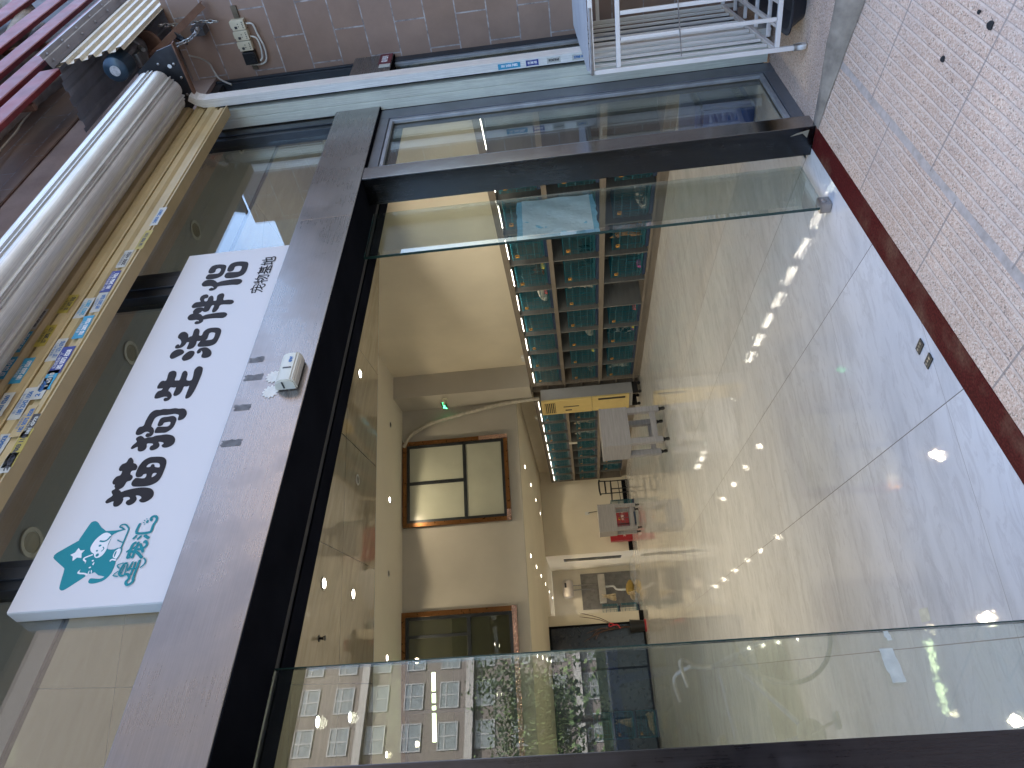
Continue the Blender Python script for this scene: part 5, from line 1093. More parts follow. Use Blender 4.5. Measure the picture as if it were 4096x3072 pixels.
# ---- animals: one continuous skinned body each
def critter(name, label, cat, loc, rot, fur, pose='lie', size=1.0, patch=None):
    t = thing(name, label, cat, loc, rot)
    if pose == 'lie':
        pts = [((0.0,0.14,0.055),0.055),((0.0,0.05,0.065),0.066),((0.0,-0.05,0.065),0.062),((0.0,-0.12,0.075),0.045),((-0.015,-0.165,0.10),0.042),((-0.03,-0.205,0.095),0.024),
               ((0.03,0.20,0.03),0.018),((0.06,0.17,0.02),0.013),((0.08,0.08,0.018),0.011),
               ((-0.035,-0.13,0.025),0.02),((-0.04,-0.20,0.016),0.015),((0.035,-0.13,0.025),0.02),((0.03,-0.20,0.016),0.015),((-0.05,0.10,0.03),0.03),((-0.06,0.02,0.016),0.017)]
        ed = [(0,1),(1,2),(2,3),(3,4),(4,5),(0,6),(6,7),(7,8),(3,9),(9,10),(3,11),(11,12),(0,13),(13,14)]
        head = Vector((-0.02,-0.175,0.105))
    else:                                   # sitting upright
        pts = [((0.0,0.07,0.05),0.058),((0.0,0.03,0.11),0.060),((0.0,-0.02,0.17),0.048),((0.0,-0.05,0.225),0.034),((0.0,-0.075,0.265),0.044),((0.0,-0.115,0.255),0.024),
               ((0.03,0.13,0.02),0.018),((0.07,0.10,0.015),0.013),
               ((-0.03,-0.06,0.10),0.02),((-0.03,-0.07,0.015),0.015),((0.03,-0.06,0.10),0.02),((0.03,-0.07,0.015),0.015),((-0.055,0.05,0.03),0.03),((-0.06,-0.03,0.015),0.016),((0.055,0.05,0.03),0.03),((0.06,-0.03,0.015),0.016)]
        ed = [(0,1),(1,2),(2,3),(3,4),(4,5),(0,6),(6,7),(2,8),(8,9),(2,10),(10,11),(0,12),(12,13),(0,14),(14,15)]
        head = Vector((0.0,-0.085,0.275))
    me = bpy.data.meshes.new('skel'); me.from_pydata([Vector(p)*size for p, r in pts], ed, [])
    o = bpy.data.objects.new('skel', me); COL.objects.link(o)
    sk = o.modifiers.new('skin', 'SKIN'); sk.use_smooth_shade = True
    for v, (p, r) in zip(me.skin_vertices[0].data, pts): v.radius = (r*size, r*size)
    me.skin_vertices[0].data[0].use_root = True
    su = o.modifiers.new('sub', 'SUBSURF'); su.levels = 2; su.render_levels = 2
    bm_ = eval_mesh(o); bpy.data.meshes.remove(me)
    m = MB(); m.mesh(bm_)
    zmin = min(v.co.z for v in m.bm.verts)
    for v in m.bm.verts: v.co.z -= zmin
    dz = -zmin
    b = m.build('body', fur, t, smooth=True)
    hc = head*size + Vector((0,0,dz))
    for s in (-1, 1):
        m = MB(); c0 = hc + Vector((s*0.026,0.012,0.022))*size; m.tube([c0, c0+Vector((s*0.012,0.004,0.045))*size], [0.018*size,0.002*size], 6); m.build('ear', fur, t, smooth=True)
        m = MB(); m.ball(hc+Vector((s*0.018,-0.034,0.004))*size, 0.006*size, 8, 6); m.build('eye', BLACK, t)
    m = MB(); m.ball(hc+Vector((-0.012 if pose == 'lie' else 0,-0.052,-0.018))*size, 0.006*size, 8, 6); m.build('nose', plain('nose_pink', (0.35,0.16,0.14), 0.5), t)
    return t
def fur(name, a, b, s=14, edge=0.5):
    g = NT(name); f = g.noise(s, 3, 0.5, dist=0.8)
    g.set(color=g.ramp(f, [(edge-0.05, a), (edge+0.05, b)]), rough=0.95, spec=0.2); g.bump(g.noise(160, 3), 0.6, 0.006); return g.m
F_W = fur('fur_white', (0.60,0.56,0.48), (0.70,0.67,0.60)); F_C = fur('fur_cream', (0.55,0.44,0.28), (0.66,0.56,0.40)); F_O = fur('fur_orange', (0.34,0.16,0.05), (0.46,0.25,0.10))
F_BR = fur('fur_brown', (0.045,0.025,0.018), (0.07,0.04,0.028)); F_BK = fur('fur_black', (0.012,0.011,0.011), (0.02,0.018,0.017)); F_GW = fur('fur_grey_white', (0.12,0.115,0.11), (0.60,0.57,0.52), 11)
F_BW = fur('fur_black_white', (0.014,0.013,0.013), (0.62,0.59,0.54), 8, 0.52); F_TB = fur('fur_tabby', (0.12,0.095,0.07), (0.33,0.28,0.21), 30)
def in_cage(spot, name, cat, label, fr, pose='lie', dy=0.26, size=1.0, rot=0.0, dx=0.13):
    x, d, z = spot
    return critter(name, label, cat, W(x+dx, d+dy, z+0.0665), -FA+rot, fr, pose, size)
in_cage(near_spots[('bottom',6)], 'cat', 'cat', 'orange cat sitting in a bottom cage beside the empty compartment side, nearest the glass', F_O, 'sit', 0.33, 1.25, R_(-60))
in_cage(near_spots[('bottom',7)], 'cat', 'cat', 'grey and white cat in bottom-row cage seen through the right glass pane', F_GW, 'lie', 0.30, 1.15, R_(30))
in_cage(near_spots[('top',5)], 'dog', 'dog', 'dark brown puppy lying in a top-row cage of the near shelving', F_BR, 'lie', 0.36, 1.2, R_(160))
in_cage(near_spots[('top',4)], 'cat', 'cat', 'white cat lying beside a coral bowl in a top-row cage', F_W, 'lie', 0.25, 1.2, R_(5))
in_cage(near_spots[('middle',5)], 'cat', 'cat', 'black cat half hidden at the side of a middle-row cage', F_BK, 'lie', 0.10, 1.1, R_(0))
in_cage(near_spots[('middle',4)], 'cat', 'cat', 'fluffy white cat at the side of a middle-row cage of near shelving', F_W, 'sit', 0.14, 1.05, R_(-40))
in_cage(near_spots[('middle',2)], 'dog', 'dog', 'white puppy with dark eyes in a middle-row cage of near shelving', F_W, 'lie', 0.22, 1.15, R_(-10))
in_cage(near_spots[('bottom',2)], 'cat', 'cat', 'black and white cat in a bottom cage beside a purple bowl', F_BW, 'sit', 0.32, 1.2, R_(-30))
in_cage(near_spots[('bottom',0)], 'dog', 'dog', 'white fluffy puppy in the bottom cage nearest the air conditioner', F_W, 'sit', 0.27, 1.1, R_(-50))
in_cage(near_spots[('top',0)], 'cat', 'cat', 'tabby cat in the top cage nearest the air conditioner', F_TB, 'sit', 0.20, 1.0, R_(-50))
in_cage(near_spots[('middle',0)], 'cat', 'cat', 'tabby cat in the middle cage nearest the air conditioner', F_TB, 'lie', 0.26, 1.0, R_(20))
in_cage(near_spots[('bottom',5)], 'cat', 'cat', 'small grey cat at the edge of a bottom cage by a pink bowl', F_GW, 'sit', 0.10, 0.9, R_(-20))
in_cage(far_spots[('middle',6)], 'dog', 'dog', 'cream puppy standing up in middle row of the far shelving', F_C, 'sit', 0.25, 1.3, R_(-60))
in_cage(far_spots[('middle',5)], 'cat', 'cat', 'white cat in middle row of the far shelving beside the cream puppy', F_W, 'sit', 0.25, 1.3, R_(-60))
in_cage(far_spots[('middle',2)], 'cat', 'cat', 'white cat in middle row of the far shelving near the back wall', F_W, 'lie', 0.25, 1.1, R_(0))
in_cage(far_spots[('top',1)], 'cat', 'cat', 'grey and white cat in the far shelving top row near back wall', F_GW, 'lie', 0.25, 1.1, R_(10))
in_cage(far_spots[('top',0)], 'cat', 'cat', 'white cat in the last top-row cage against the back wall', F_W, 'lie', 0.25, 1.0, R_(10))
in_cage(far_spots[('bottom',1)], 'cat', 'cat', 'dark tabby cat in bottom row of the far shelving', F_TB, 'lie', 0.25, 1.1, R_(10))
def bowl(spot, label, col, dy):
    x, d, z = spot; q = W(x+0.05, d+dy, z+0.0665)
    m = MB(); m.lathe([(0.045,0.0),(0.062,0.004),(0.052,0.05),(0.045,0.05),(0.038,0.012),(0.0,0.010)], (0,0,0), 18)
    tag(m.build('food_bowl', col, None, q, 0, True), label, 'bowl', 'food bowls in the cages')
PINK, CORAL, PURP, YEL = plain('bowl_pink', (0.55,0.10,0.33), 0.4), plain('bowl_coral', (0.60,0.13,0.13), 0.4), plain('bowl_purple', (0.36,0.09,0.36), 0.4), plain('bowl_yellow', (0.55,0.48,0.05), 0.4)
bowl(near_spots[('bottom',5)], 'pink food bowl in a bottom cage right of the empty compartment', PINK, 0.34)
bowl(near_spots[('bottom',3)], 'coral food bowl in the bottom cage left of the empty compartment', CORAL, 0.15)
bowl(near_spots[('top',4)], 'coral food bowl beside the white cat in a top cage', CORAL, 0.10)
bowl(near_spots[('bottom',2)], 'purple food bowl beside the black and white cat', PURP, 0.12)
bowl(near_spots[('bottom',2)], 'yellow food bowl right of the purple bowl', YEL, 0.03+0.02)
bowl(near_spots[('top',5)], 'yellow food bowl in front of the brown puppy', YEL, 0.12)
bowl(near_spots[('middle',1)], 'yellow food bowl alone in a middle cage', YEL, 0.10)
bowl(far_spots[('middle',3)], 'pink food bowl in a middle cage of the far shelving', PINK, 0.12)

# ---- air conditioner
t = inside('air_conditioner', 'tall cream floor-standing air conditioner with grey side, on a trolley', 'air conditioner', 4.713, 13.02, 0.0, R_(10))
# front faces -x
YE = plain('aged_cream', (0.62,0.48,0.20), 0.45, 0, 0.06)
m = MB(); m.box((0.035,-0.02,0.16), (0.27,-0.49,1.855), 0.012); m.build('cabinet', plain('ac_grey', (0.30,0.305,0.32), 0.5, 0, 0.05), t)
m = MB(); m.box((-0.012,-0.015,0.92), (0.034,-0.498,1.86), 0.012); m.box((-0.008,-0.012,0.225), (0.034,-0.498,0.915), 0.012); m.build('front_panel', YE, t)
m = MB(); m.box((-0.0125,-0.07,1.60), (-0.0132,-0.43,1.80)); m.build('outlet', BLACK, t)
for k in range(6):
    m = MB(); m.box((-0.026,-0.075,1.612+k*0.034), (-0.0135,-0.425,1.626+k*0.034), 0.003); m.build('louvre', YE, t)
m = MB(); m.box((-0.0128,-0.12,1.30), (-0.0145,-0.16,1.42)); m.box((-0.0128,-0.25,1.16), (-0.0145,-0.28,1.45)); m.build('control_strip', SK, t)
m = MB(); m.box((-0.0088,-0.40,0.30), (-0.0105,-0.46,0.80)); m.build('inlet_grille', BLACK, t)
for y in (-0.03, -0.47):
    m = MB(); m.box((0.03,y-0.01,0.06), (0.27,y+0.01,0.158)); f = m.build('trolley_base', BLACK, t)
    for x in (0.06, 0.24):
        m = MB(); m.lathe([(0.0,-0.01),(0.03,-0.01),(0.03,0.01),(0.0,0.01)], (x,y,0.0301), 14, 'y'); m.build('castor', BLACK, f)


# ---- trolley tables
def trolley(label, x, d, wd, rot):
    t = inside('trolley_table', label, 'table', x, d, 0, rot, 'grey trolley tables')
    dp, h = 0.50, 0.93
    m = MB(); m.box((0,0,h-0.03), (wd,dp,h), 0.003); m.build('table_top', TABLE_M, t)
    m = MB(); m.box((0.005,0.005,0.535), (wd-0.005,0.022,h-0.0305), 0.002); m.build('front_panel', TABLE_M, t)
    for xx in (0.005, wd-0.023):
        m = MB(); m.box((xx,0.0225,0.535), (xx+0.018,dp-0.005,h-0.0305), 0.002); m.build('side_panel', TABLE_M, t)
    for xx in (0.02, wd-0.10):
        for y in (0.01, dp-0.085):
            l_ = MB(); l_.box((xx,y,0.09), (xx+0.08,y+0.075,0.5345), 0.003); l_ = l_.build('leg', TABLE_M, t)
            m = MB(); m.lathe([(0.0,-0.012),(0.032,-0.012),(0.032,0.012),(0.0,0.012)], (xx+0.04,y+0.03,0.0325), 14, 'x'); m.box((xx+0.02,y+0.02,0.062), (xx+0.06,y+0.055,0.0895)); m.build('castor', BLACK, l_)
    for y in (0.03, dp-0.055):
        m = MB(); m.box((0.1005,y,0.15), (wd-0.1005,y+0.025,0.23), 0.002); m.build('rail', TABLE_M, t)
    return t
trolley('nearer grey laminate trolley table standing before the cream air conditioner', 2.97, 9.70, 0.60, R_(8))
trolley('farther grey laminate trolley table standing before the red boxes', 2.99, 16.15, 0.63, R_(2))

# ---- things by the back wall
t = inside('chair', 'black metal chair standing against the back wall', 'chair', 4.62, 19.15, 0, R_(200))
m = MB(); m.box((-0.21,-0.20,0.43), (0.21,0.20,0.46), 0.008); m.build('seat', BLACK, t)
m = MB(); m.tube(spline_open([(-0.24,0.20,0.74),(-0.12,0.235,0.76),(0.12,0.235,0.76),(0.24,0.20,0.74)], 5), 0.022, 8); m.box((-0.19,0.19,0.58), (0.19,0.205,0.62), 0.005); m.build('backrest', BLACK, t)
for x in (-0.19, 0.19):
    m = MB(); m.cyl((x,-0.18,0.0), (x,-0.18,0.429), 0.014, 8); m.build('leg', BLACK, t)
    m = MB(); m.tube([(x,0.20,0.0),(x,0.19,0.45),(x*1.05,0.205,0.74)], 0.014, 8); m.build('leg', BLACK, t)
m = MB(); m.cyl((-0.18,-0.18,0.22), (0.18,-0.18,0.22), 0.009, 6); m.cyl((-0.18,0.19,0.25), (0.18,0.19,0.25), 0.009, 6); m.build('stretcher', BLACK, t)
REDB = plain('red_case', (0.33,0.012,0.02), 0.4, 0, 0.12)
def red_case(x, d, z, w_, h_, label, txt):
    t = inside('red_case', label, 'fire cabinet', x, d, z)
    m = MB(); m.box((0,0,0), (w_,0.22,h_), 0.006); m.build('case', REDB, t)
    m = MB(); m.box((0.012,-0.008,0.012), (w_-0.012,-0.0005,h_-0.012), 0.003); dd = m.build('door', REDB, t)
    m = MB(); m.mesh(text_mesh(txt, 0.075, 0, 0.001), Matrix.Translation((w_/2,-0.0092,h_*0.35)) @ UPRIGHT); m.build('lettering', SV, dd)
red_case(3.37, 19.55, 0.0, 0.42, 0.58, 'red fire-equipment cabinet on the floor, left of the trolley table', '消火栓')
red_case(3.82, 19.55, 0.0, 0.42, 0.58, 'red fire-equipment cabinet behind the trolley table', '火警119')
c = make_cage(W(4.02,17.6,0), -FA+R_(90), 'pale wire crate on the floor behind the farther trolley table', 0.62, 0.45, 0.55)
c['group'] = 'loose cages on the floor'
t = inside('wall_socket', 'white socket on the back wall with a black cable plugged in', 'socket', 4.23, 19.898, 1.13)
m = MB(); m.box((-0.045,-0.012,-0.06), (0.045,0,0.06), 0.003); m.build('plate', WHITE, t)
m = MB(); m.tube([(0.0,-0.013,-0.02),(0.01,-0.05,-0.05),(0.03,-0.03,-0.25),(0.05,-0.03,-0.5)], 0.007, 6); m.build('cable', BLACK, t)
m = MB(); wbox(m, 3.151, 5.1, 19.885, 19.899, 0.0, 0.11); tag(m.build('skirting', BLACK_P), 'black skirting board along the back wall', 'skirting')
m = MB(); wbox(m, 1.281, 1.529, 18.985, 18.999, 0.0, 0.11); tag(m.build('skirting', BLACK_P), 'black skirting at the foot of the white partition', 'skirting')
# dark glazed partition with plants in front of it
t = inside('dark_partition', 'dark glazed partition doorway at the back left', 'partition', 0.0, 19.0)
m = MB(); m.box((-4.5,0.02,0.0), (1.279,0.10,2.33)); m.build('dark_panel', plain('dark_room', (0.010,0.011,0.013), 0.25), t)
m = mezz_frame(-4.5, 1.279, 0.0, 2.3645, 0.05, 0.02)
for x in (0.2, -0.9, -2.0): m.box((x,-0.02,0.0505), (x+0.05,0,2.314), 0.002)
m.build('frame', BLACK_P, t)
t = inside('planter', 'black plant bucket with bare twigs and a red ribbon on red stand', 'planter', 1.14, 18.6)
m = MB(); m.lathe([(0.125,0.035),(0.14,0.2),(0.155,0.36),(0.165,0.365),(0.165,0.38),(0.14,0.38),(0.135,0.34),(0.0,0.33)], (0,0,0), 20); m.build('bucket', BLACK, t, smooth=True)
m = MB(); m.lathe([(0.0,0.0),(0.15,0.0),(0.15,0.034),(0.0,0.0345)], (0,0,0), 20); m.build('stand', REDB, t)
m = MB(); rnd = random.Random(5)
for k in range(7):
    a = rnd.uniform(0, 6.28); sp = rnd.uniform(0.15, 0.5)
    m.tube(spline_open([(0,0,0.33),(0.1*sp*math.cos(a),0.1*sp*math.sin(a),0.7),(0.5*sp*math.cos(a)+0.05,0.5*sp*math.sin(a),1.1),(sp*math.cos(a),sp*math.sin(a),rnd.uniform(1.2,1.6))], 3), [0.008]*9+[0.003], 5)
m.build('twigs', plain('twig_brown', (0.10,0.05,0.035), 0.8), t)
m = MB(); m.tube(spline_open([(0.05,-0.1,0.75),(0.1,-0.12,0.85),(0.02,-0.13,0.88),(0.06,-0.1,0.7),(-0.04,-0.12,0.62)], 4), 0.014, 6); m.build('ribbon', plain('ribbon_red', (0.5,0.02,0.04), 0.5), t)
# white partition cages
for z, lab in ((0.0,'lower of two stacked teal cages by the white partition'), (0.50,'upper of two stacked teal cages by the white partition, with a white bird-like toy')):
    c = dup(proto, W(1.78,20.15,z), -FA+R_(75), lab); c['group'] = 'loose cages on the floor'
in_ = critter('dog', 'cream puppy in the upper loose cage by the white partition', 'dog', W(2.03,20.35,0.567), -FA+R_(20), F_C, 'sit', 1.15)
in_ = critter('cat', 'cream cat in the lower loose cage by the white partition', 'cat', W(2.03,20.35,0.067), -FA+R_(20), F_C, 'lie', 1.1)
m = MB(); m.ball((0,0,0.12), (0.2,0.14,0.12), 16, 10)
for v in m.bm.verts: v.co += Vector((0.03*math.sin(v.co.z*22), 0.02*math.sin(v.co.x*19), 0))
tag(m.build('yellow_sack', plain('sack_yellow', (0.38,0.26,0.06), 0.7), None, W(2.35,21.4,0), -FA, True), 'yellow sack on the floor by the wash corridor', 'sack')
for z, lab in ((0.0,'lowest of three stacked teal cages seen through the left pane'), (0.50,'middle of three stacked teal cages seen through the left pane'), (1.0,'topmost of three stacked teal cages seen through the left pane')):
    c = dup(proto, W(-1.28,18.55,z), -FA+R_(90), lab); c['group'] = 'loose cages on the floor'
    c.location = W(-0.72,18.5,z); c.rotation_euler = (0,0,-FA+R_(90))
critter('dog', 'pale puppy sitting in middle cage of the stack left', 'dog', W(-0.95,18.68,0.567), -FA+R_(20), F_C, 'sit', 1.2)
critter('cat', 'pale cat lying in the lowest cage of the left stack', 'cat', W(-1.0,18.68,0.067), -FA+R_(80), F_C, 'lie', 1.2)
# wash corridor: water heater, basin shelf, pipes
t = inside('water_heater', 'white water heater tank on the corridor end wall', 'water heater', 2.57, 22.4, 1.90)
m = MB(); m.lathe([(0.0,-0.27),(0.10,-0.265),(0.155,-0.23),(0.165,-0.15),(0.165,0.15),(0.155,0.23),(0.10,0.265),(0.0,0.27)], (0,0.17,0), 22, 'x'); m.build('tank', plain('heater_white', (0.55,0.50,0.46), 0.35, 0, 0.03), t, smooth=True)
m = MB(); m.box((0.02,-0.003,0.03), (0.16,0.02,0.09), 0.006); m.build('display', BLACK, t)
m = MB()
for x in (-0.05, 0.08): m.tube([(x,0.17,-0.166),(x,0.17,-0.30),(x+0.02,0.30,-0.42),(x+0.02,0.36,-0.9)], 0.014, 8)
m.build('water_pipe', CHAINM, t)
t = inside('wash_counter', 'pale counter panel with waste pipe below the water heater', 'counter', 2.45, 22.3, 0.0)
m = MB(); m.box((-0.35,0.0,0.78), (0.45,0.48,0.98), 0.01); m.build('counter_top', plain('counter', (0.45,0.42,0.37), 0.4), t)
m = MB(); m.tube(spline_open([(0.1,0.2,0.78),(0.1,0.2,0.55),(0.0,0.2,0.45),(-0.02,0.2,0.2),(-0.02,0.2,0.0)], 4), 0.03, 8); m.build('waste_pipe', WHITE, t)
m = MB(); m.box((-0.5,0.481,0.0), (0.55,0.495,1.5)); m.build('wall_panel', plain('grey_tile', (0.20,0.19,0.18), 0.3, 0, 0.2), t)
t = inside('corridor_window', 'dark narrow window slot in the corridor wall', 'window', 3.149, 20.6, 1.2)
m = MB(); m.box((-0.02,0,-0.9), (0,0.35,0.7), 0.002); m.build('frame', ALU_D, t)
m = MB(); m.box((-0.024,0.04,-0.85), (-0.021,0.31,0.65)); m.build('pane', plain('slot_pane', (0.16,0.15,0.12), 0.2), t)
# blue bin by the side window and printed notice on the far shelving
t = thing('storage_bin', 'blue plastic storage bin with slotted side standing inside the side window', 'bin', (4.63,2.32,0.001), R_(4))
m = MB(); m.prism([(-0.24,-0.16,0.0),(0.24,-0.16,0.0),(0.24,0.16,0.0),(-0.24,0.16,0.0)], (0,0,0.36))
for v in m.bm.verts: v.co.x *= 1+0.10*v.co.z/0.36; v.co.y *= 1+0.12*v.co.z/0.36
bmesh.ops.bevel(m.bm, geom=[e for e in m.bm.edges], offset=0.03, segments=3, affect='EDGES'); m.build('body', plain('bin_blue', (0.03,0.085,0.32), 0.4, 0, 0.08), t, smooth=True)
m = MB(); m.box((-0.275,-0.19,0.355), (0.275,0.19,0.385), 0.01); m.build('lid', plain('lid_blue', (0.02,0.06,0.23), 0.4), t)
m = MB()
for k in range(11): m.box((-0.20+k*0.036,-0.1775,0.06), (-0.185+k*0.036,-0.1705,0.11), 0.002)
m.build('vent_slots', plain('slot_dark', (0.01,0.025,0.09), 0.5), t)
m = MB(); m.box((0.0,0,0), (0.002,0.14,0.19)); q = W(5.09,FAR0+4*0.708,1.24); tag(m.build('paper_notice', SW, None, q, -FA), 'white paper notice hung on the far shelving between top and middle rows', 'notice')
for k, (d, lab) in enumerate(((11.15,'white LED driver box on the top of near shelving'), (14.2,'white LED driver box on the top of far shelving'))):
    m = MB(); m.box((-0.02,0,0), (0.03,0.16,0.05), 0.004); tag(m.build('driver_box', WHITE, None, W(5.12,d,2.0255), -FA), lab, 'box')
# ------------------------------------------------------------------ the street behind the camera, seen in the glass
BR1 = plain('block_wall', (0.065,0.052,0.048), 0.85, 0, 0.12, 3, 0.2, 30)
CONC = plain('pale_band', (0.15,0.14,0.135), 0.8, 0, 0.12, 3)
WFRAME = plain('white_frame', (0.13,0.13,0.135), 0.5)
WPANE = plain('dark_pane', (0.07,0.078,0.082), 0.08, 0, 0.3, 2)
t = thing('apartment_block', 'grey-brown apartment block across the street, reflected in the left glass', 'building', (16,-62,-0.36))
m = MB(); m.box((-34,-14,0), (22,0,92)); m.build('wall', BR1, t)  # windowless height added above the windows to keep sky out of the glass
for z in (3.6, 13.5, 23.4, 33.3, 43.2):
    m = MB(); m.box((-34.2,0.005,z-0.7), (22.2,0.6,z), 0.02); m.build('floor_band', CONC, t)
m = MB(); m.box((-34.6,-14.3,92.005), (22.6,0.8,93.1), 0.03); m.build('roof', CONC, t)
first = None
for f in range(13):
    z = 1.0+3.3*f
    for k in range(7):
        x = -7.5+k*3.6
        if first is None:
            m = MB(); m.box((-1.2,0.003,0), (1.2,0.10,0.10)); m.box((-1.2,0.003,1.7), (1.2,0.10,1.8)); m.box((-1.2,0.003,0.101), (-1.1,0.10,1.699)); m.box((1.1,0.003,0.101), (1.2,0.10,1.699)); m.box((-0.06,0.003,0.101), (0.06,0.08,1.699)); m.box((-1.099,0.003,1.15), (-0.061,0.08,1.24)); m.box((0.061,0.003,1.15), (1.099,0.08,1.24))
            first = m.build('window', WFRAME, t, (x,0,z))
            m = MB(); m.box((-1.1,0.004,0.1), (1.1,0.03,1.7)); pane_o = m.build('pane', WPANE, first)
        else:
            o = first.copy(); COL.objects.link(o); o.parent = t; o.location = (x,0,z)
            p2 = pane_o.copy(); COL.objects.link(p2); p2.parent = o
t = thing('lintel_tint_tower', 'warm tower added out of view beside the block to tint the lintel reflection', 'building', (56,-66,-0.36))  # unseen tower added for its warm tone in the lintel's reflection
m = MB(); m.box((-15,-12,0), (14,0,44)); m.build('wall', plain('warm_brick', (0.30,0.235,0.20), 0.85, 0, 0.15, 2), t)
m = MB(); m.box((-15.4,-12.4,44.005), (14.4,0.5,45)); m.build('roof', CONC, t)
LEAF = NT('leaf'); LEAF.set(color=LEAF.ramp(LEAF.noise(2.0, 3), [(0.3, (0.035,0.06,0.018)), (0.7, (0.10,0.14,0.045))]), rough=0.6); LEAF = LEAF.m
BARK = plain('bark', (0.10,0.075,0.055), 0.9, 0, 0.3, 6, 0.6, 20)
def tree(x, y, h, r, label, seed, n=2600):
    rnd = random.Random(seed)
    t = thing('street_tree', label, 'tree', (x,y,-0.36), rnd.uniform(0,6), 'street trees behind the camera')
    m = MB(); limbs = []
    top = Vector((rnd.uniform(-0.3,0.3), rnd.uniform(-0.3,0.3), h*0.55))
    m.tube(spline_open([(0,0,0),(0.05,0.02,h*0.2),top*0.8+Vector((0,0,0.1)),top], 4), [0.16-0.008*i for i in range(13)], 9)
    for k in range(9):
        a = k*2.4+rnd.uniform(-0.4,0.4); e = Vector((math.cos(a)*r*rnd.uniform(0.5,0.85), math.sin(a)*r*rnd.uniform(0.5,0.85), h*rnd.uniform(0.55,0.92)))
        s = Vector((0,0,h*rnd.uniform(0.28,0.5))); mid = s.lerp(e, 0.5)+Vector((0,0,0.3)); limbs += [e, mid]
        m.tube([s, mid, e], [0.06,0.04,0.015], 6)
    m.build('trunk', BARK, t)
    m = MB()
    for k in range(n):
        c = rnd.choice(limbs); q = c + Vector((rnd.gauss(0,1), rnd.gauss(0,1), rnd.gauss(0,0.8)-0.25))*r*0.24
        a = Vector((rnd.gauss(0,1), rnd.gauss(0,1), rnd.gauss(0,1))).normalized(); b = a.orthogonal().normalized(); s = rnd.uniform(0.045,0.10)
        m.quad(q-a*s, q-b*s*0.5, q+a*s, q+b*s*0.5)
    m.build('crown', LEAF, t)
tree(8.6, -20.0, 5.6, 2.1, 'leafy street tree whose reflection fills the left pane', 3, 9000)
tree(12.5, -21.0, 5.0, 1.8, 'street tree beyond the nearest one, reflected', 8)
tree(26.0, -5.0, 5.2, 1.9, 'small street tree reflected low in the narrow side window', 12)
def hedge():
    rnd = random.Random(9); m = MB()
    m.box((0.4,-5.62,-0.35), (9.1,-5.2,1.3))  # hidden solid core added to block light between the leaves
    for k in range(14000):
        q = Vector((rnd.uniform(0.5,9), -5.4+rnd.gauss(0,0.28), -0.3+abs(rnd.gauss(0,0.9)))); q.z = min(q.z, 1.75-rnd.random()*0.2)
        a = Vector((rnd.gauss(0,1), rnd.gauss(0,1), rnd.gauss(0,1))).normalized(); b = a.orthogonal().normalized(); s = rnd.uniform(0.03,0.06)
        m.quad(q-a*s, q-b*s*0.5, q+a*s, q+b*s*0.5)
    tag(m.build('hedge', LEAF), 'dark clipped hedge along the street, reflected in the left glass', 'hedge', kind=None)
hedge()
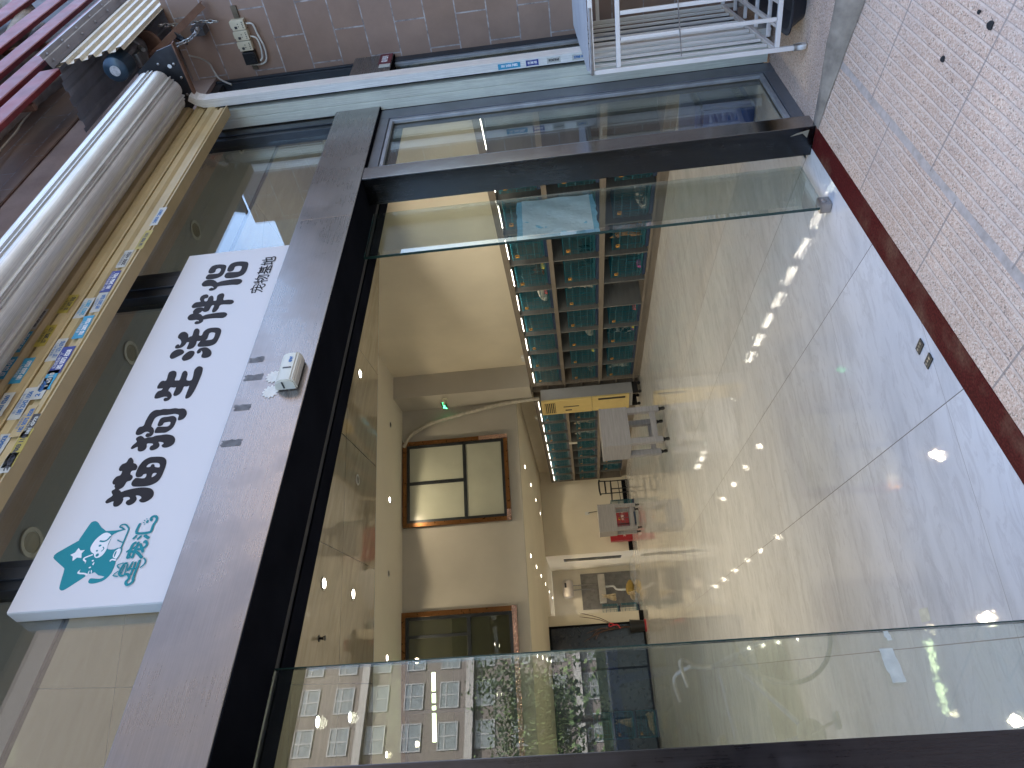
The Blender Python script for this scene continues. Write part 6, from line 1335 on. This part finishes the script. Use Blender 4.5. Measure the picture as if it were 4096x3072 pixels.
def car(x, y, rot, paint, label, z0=-0.36):
    t = thing('parked_car', label, 'car', (x,y,z0), rot, 'cars parked along the street')
    L2, W2 = 2.2, 0.88
    prof = [(-2.2,0.28),(-2.2,0.62),(-2.12,0.80),(-1.9,0.92),(-1.75,0.95),(-1.15,1.40),(-0.6,1.52),(0.35,1.52),(0.75,1.42),(1.30,0.98),(2.0,0.86),(2.17,0.72),(2.2,0.45),(2.18,0.28)]
    m = MB()
    secs = []
    for yy, f in ((-W2,0.0),(-W2*0.97,1.0),(-W2*0.78,1.0),(0,1.02),(W2*0.78,1.0),(W2*0.97,1.0),(W2,0.0)):
        ring = []
        for px, pz in prof:
            up = max(0.0, pz-0.95)
            k = yy*(1-0.22*up/0.57)
            zz = pz if f > 0 else min(pz, 0.8)*0.97+0.01
            ring.append(m.bm.verts.new((px, k, zz)))
        secs.append(ring)
    for a, b in zip(secs, secs[1:]):
        for i in range(len(a)): m.bm.faces.new((a[i], a[(i+1) % len(a)], b[(i+1) % len(a)], b[i]))
    m.bm.faces.new(secs[0]); m.bm.faces.new(secs[-1][::-1]); m.build('body', paint, t, smooth=True)
    GL = plain('car_glass', (0.012,0.015,0.018), 0.05)
    m = MB(); m.prism([(0.82,-0.62,1.425),(0.82,0.62,1.425),(1.27,0.72,1.025),(1.27,-0.72,1.025)], (0.012,0,0.014)); m.build('windscreen', GL, t)
    m = MB(); m.prism([(-1.14,-0.60,1.425),(-1.14,0.60,1.425),(-1.68,0.70,1.03),(-1.68,-0.70,1.03)], (-0.012,0,0.014)); m.build('rear_window', GL, t)
    for s in (-1, 1):
        for pts in (((0.68,1.40),(1.05,1.03),(-0.05,1.03),(-0.05,1.44)), ((-0.13,1.44),(-0.13,1.03),(-1.35,1.03),(-0.95,1.40))):
            m = MB(); m.prism([(px, s*(W2*(1-0.22*(pz-0.95)/0.57)+0.004), pz) for px, pz in pts], (0,s*0.006,0)); m.build('side_window', GL, t)
        m = MB(); m.box((0.55,s*0.9,1.0), (0.72,s*1.06,1.12), 0.02); m.build('wing_mirror', paint, t)
        for px in (-1.35, 1.38):
            m = MB(); m.lathe([(0.19,-0.10),(0.31,-0.10),(0.33,-0.06),(0.33,0.06),(0.31,0.10),(0.19,0.10)], (px,s*0.80,0.33), 24, 'y'); wl = m.build('wheel', BLACK, t, smooth=True)
            m = MB(); m.lathe([(0.0,-0.103),(0.185,-0.095),(0.19,0.095),(0.0,0.103)], (px,s*0.80,0.33), 18, 'y'); m.build('rim', CHAINM, wl)
        m = MB(); m.box((2.10,s*0.50,0.62), (2.195,s*0.82,0.76), 0.02); m.build('headlight', WHITE, t)
        m = MB(); m.box((-2.215,s*0.55,0.66), (-2.14,s*0.84,0.82), 0.02); m.build('tail_light', RED_P, t)
    m = MB(); m.box((2.16,-0.45,0.36), (2.21,0.45,0.56), 0.01); m.build('grille', BLACK, t)
    return t
car(2.7, -2.9, R_(3), plain('car_blue', (0.02,0.045,0.16), 0.15, 0.3, 0.05), 'blue car parked on the pavement, reflected in the left pane', -0.309)
car(8.4, -2.9, R_(0), plain('car_white', (0.62,0.62,0.60), 0.2, 0, 0.03), 'white car parked beyond the blue one, reflected', -0.309)
def bicycle(x, y, rot, label):
    t = thing('bicycle', label, 'bicycle', (x,y,-0.309), rot)
    for px in (-0.52, 0.54):
        m = MB(); m.tube([(px+0.33*math.cos(2*math.pi*k/28),0,0.345+0.33*math.sin(2*math.pi*k/28)) for k in range(28)], 0.016, 6, True); wl = m.build('wheel', BLACK, t)
        m = MB()
        for k in range(18): m.tube([(px,0,0.345),(px+0.315*math.cos(2*math.pi*k/18),0,0.345+0.315*math.sin(2*math.pi*k/18))], 0.0018, 4)
        m.cyl((px,-0.04,0.345), (px,0.04,0.345), 0.02, 10); m.build('spokes', CHAINM, wl)
    m = MB()
    for a, b in (((-0.52,0,0.345),(-0.1,0,0.30)), ((-0.1,0,0.30),(-0.22,0,0.80)), ((-0.52,0,0.345),(-0.2,0,0.72)), ((-0.1,0,0.30),(0.36,0,0.70)), ((-0.21,0,0.76),(0.34,0,0.80)), ((0.34,0,0.85),(0.54,0,0.345))): m.tube([a, b], 0.016, 8)
    m.build('frame', plain('bike_blue', (0.02,0.06,0.2), 0.3), t)
    m = MB(); m.tube(spline_open([(0.18,-0.30,1.06),(0.34,-0.26,1.08),(0.36,0,0.98),(0.34,0.26,1.08),(0.18,0.30,1.06)], 5), 0.012, 8); m.tube([(0.34,0,0.84),(0.36,0,0.98)], 0.014, 8); m.build('handlebar', CHAINM, t)
    m = MB(); m.box((-0.36,-0.08,0.84), (-0.08,0.08,0.89), 0.03); m.cyl((-0.22,0,0.79), (-0.22,0,0.845), 0.014, 8); m.build('saddle', BLACK, t)
    m = MB(); m.lathe([(0.09,-0.006),(0.09,0.006),(0.08,0.006),(0.08,-0.006)], (-0.1,0.03,0.30), 18, 'y'); m.tube([(-0.1,0.04,0.30),(-0.04,0.05,0.15)], 0.01, 6); m.box((-0.09,0.05,0.13), (0.01,0.14,0.15), 0.004); m.build('crank', CHAINM, t)
bicycle(1.75, -0.95, R_(12), 'blue bicycle with chrome handlebar on the pavement, reflected in left glass')
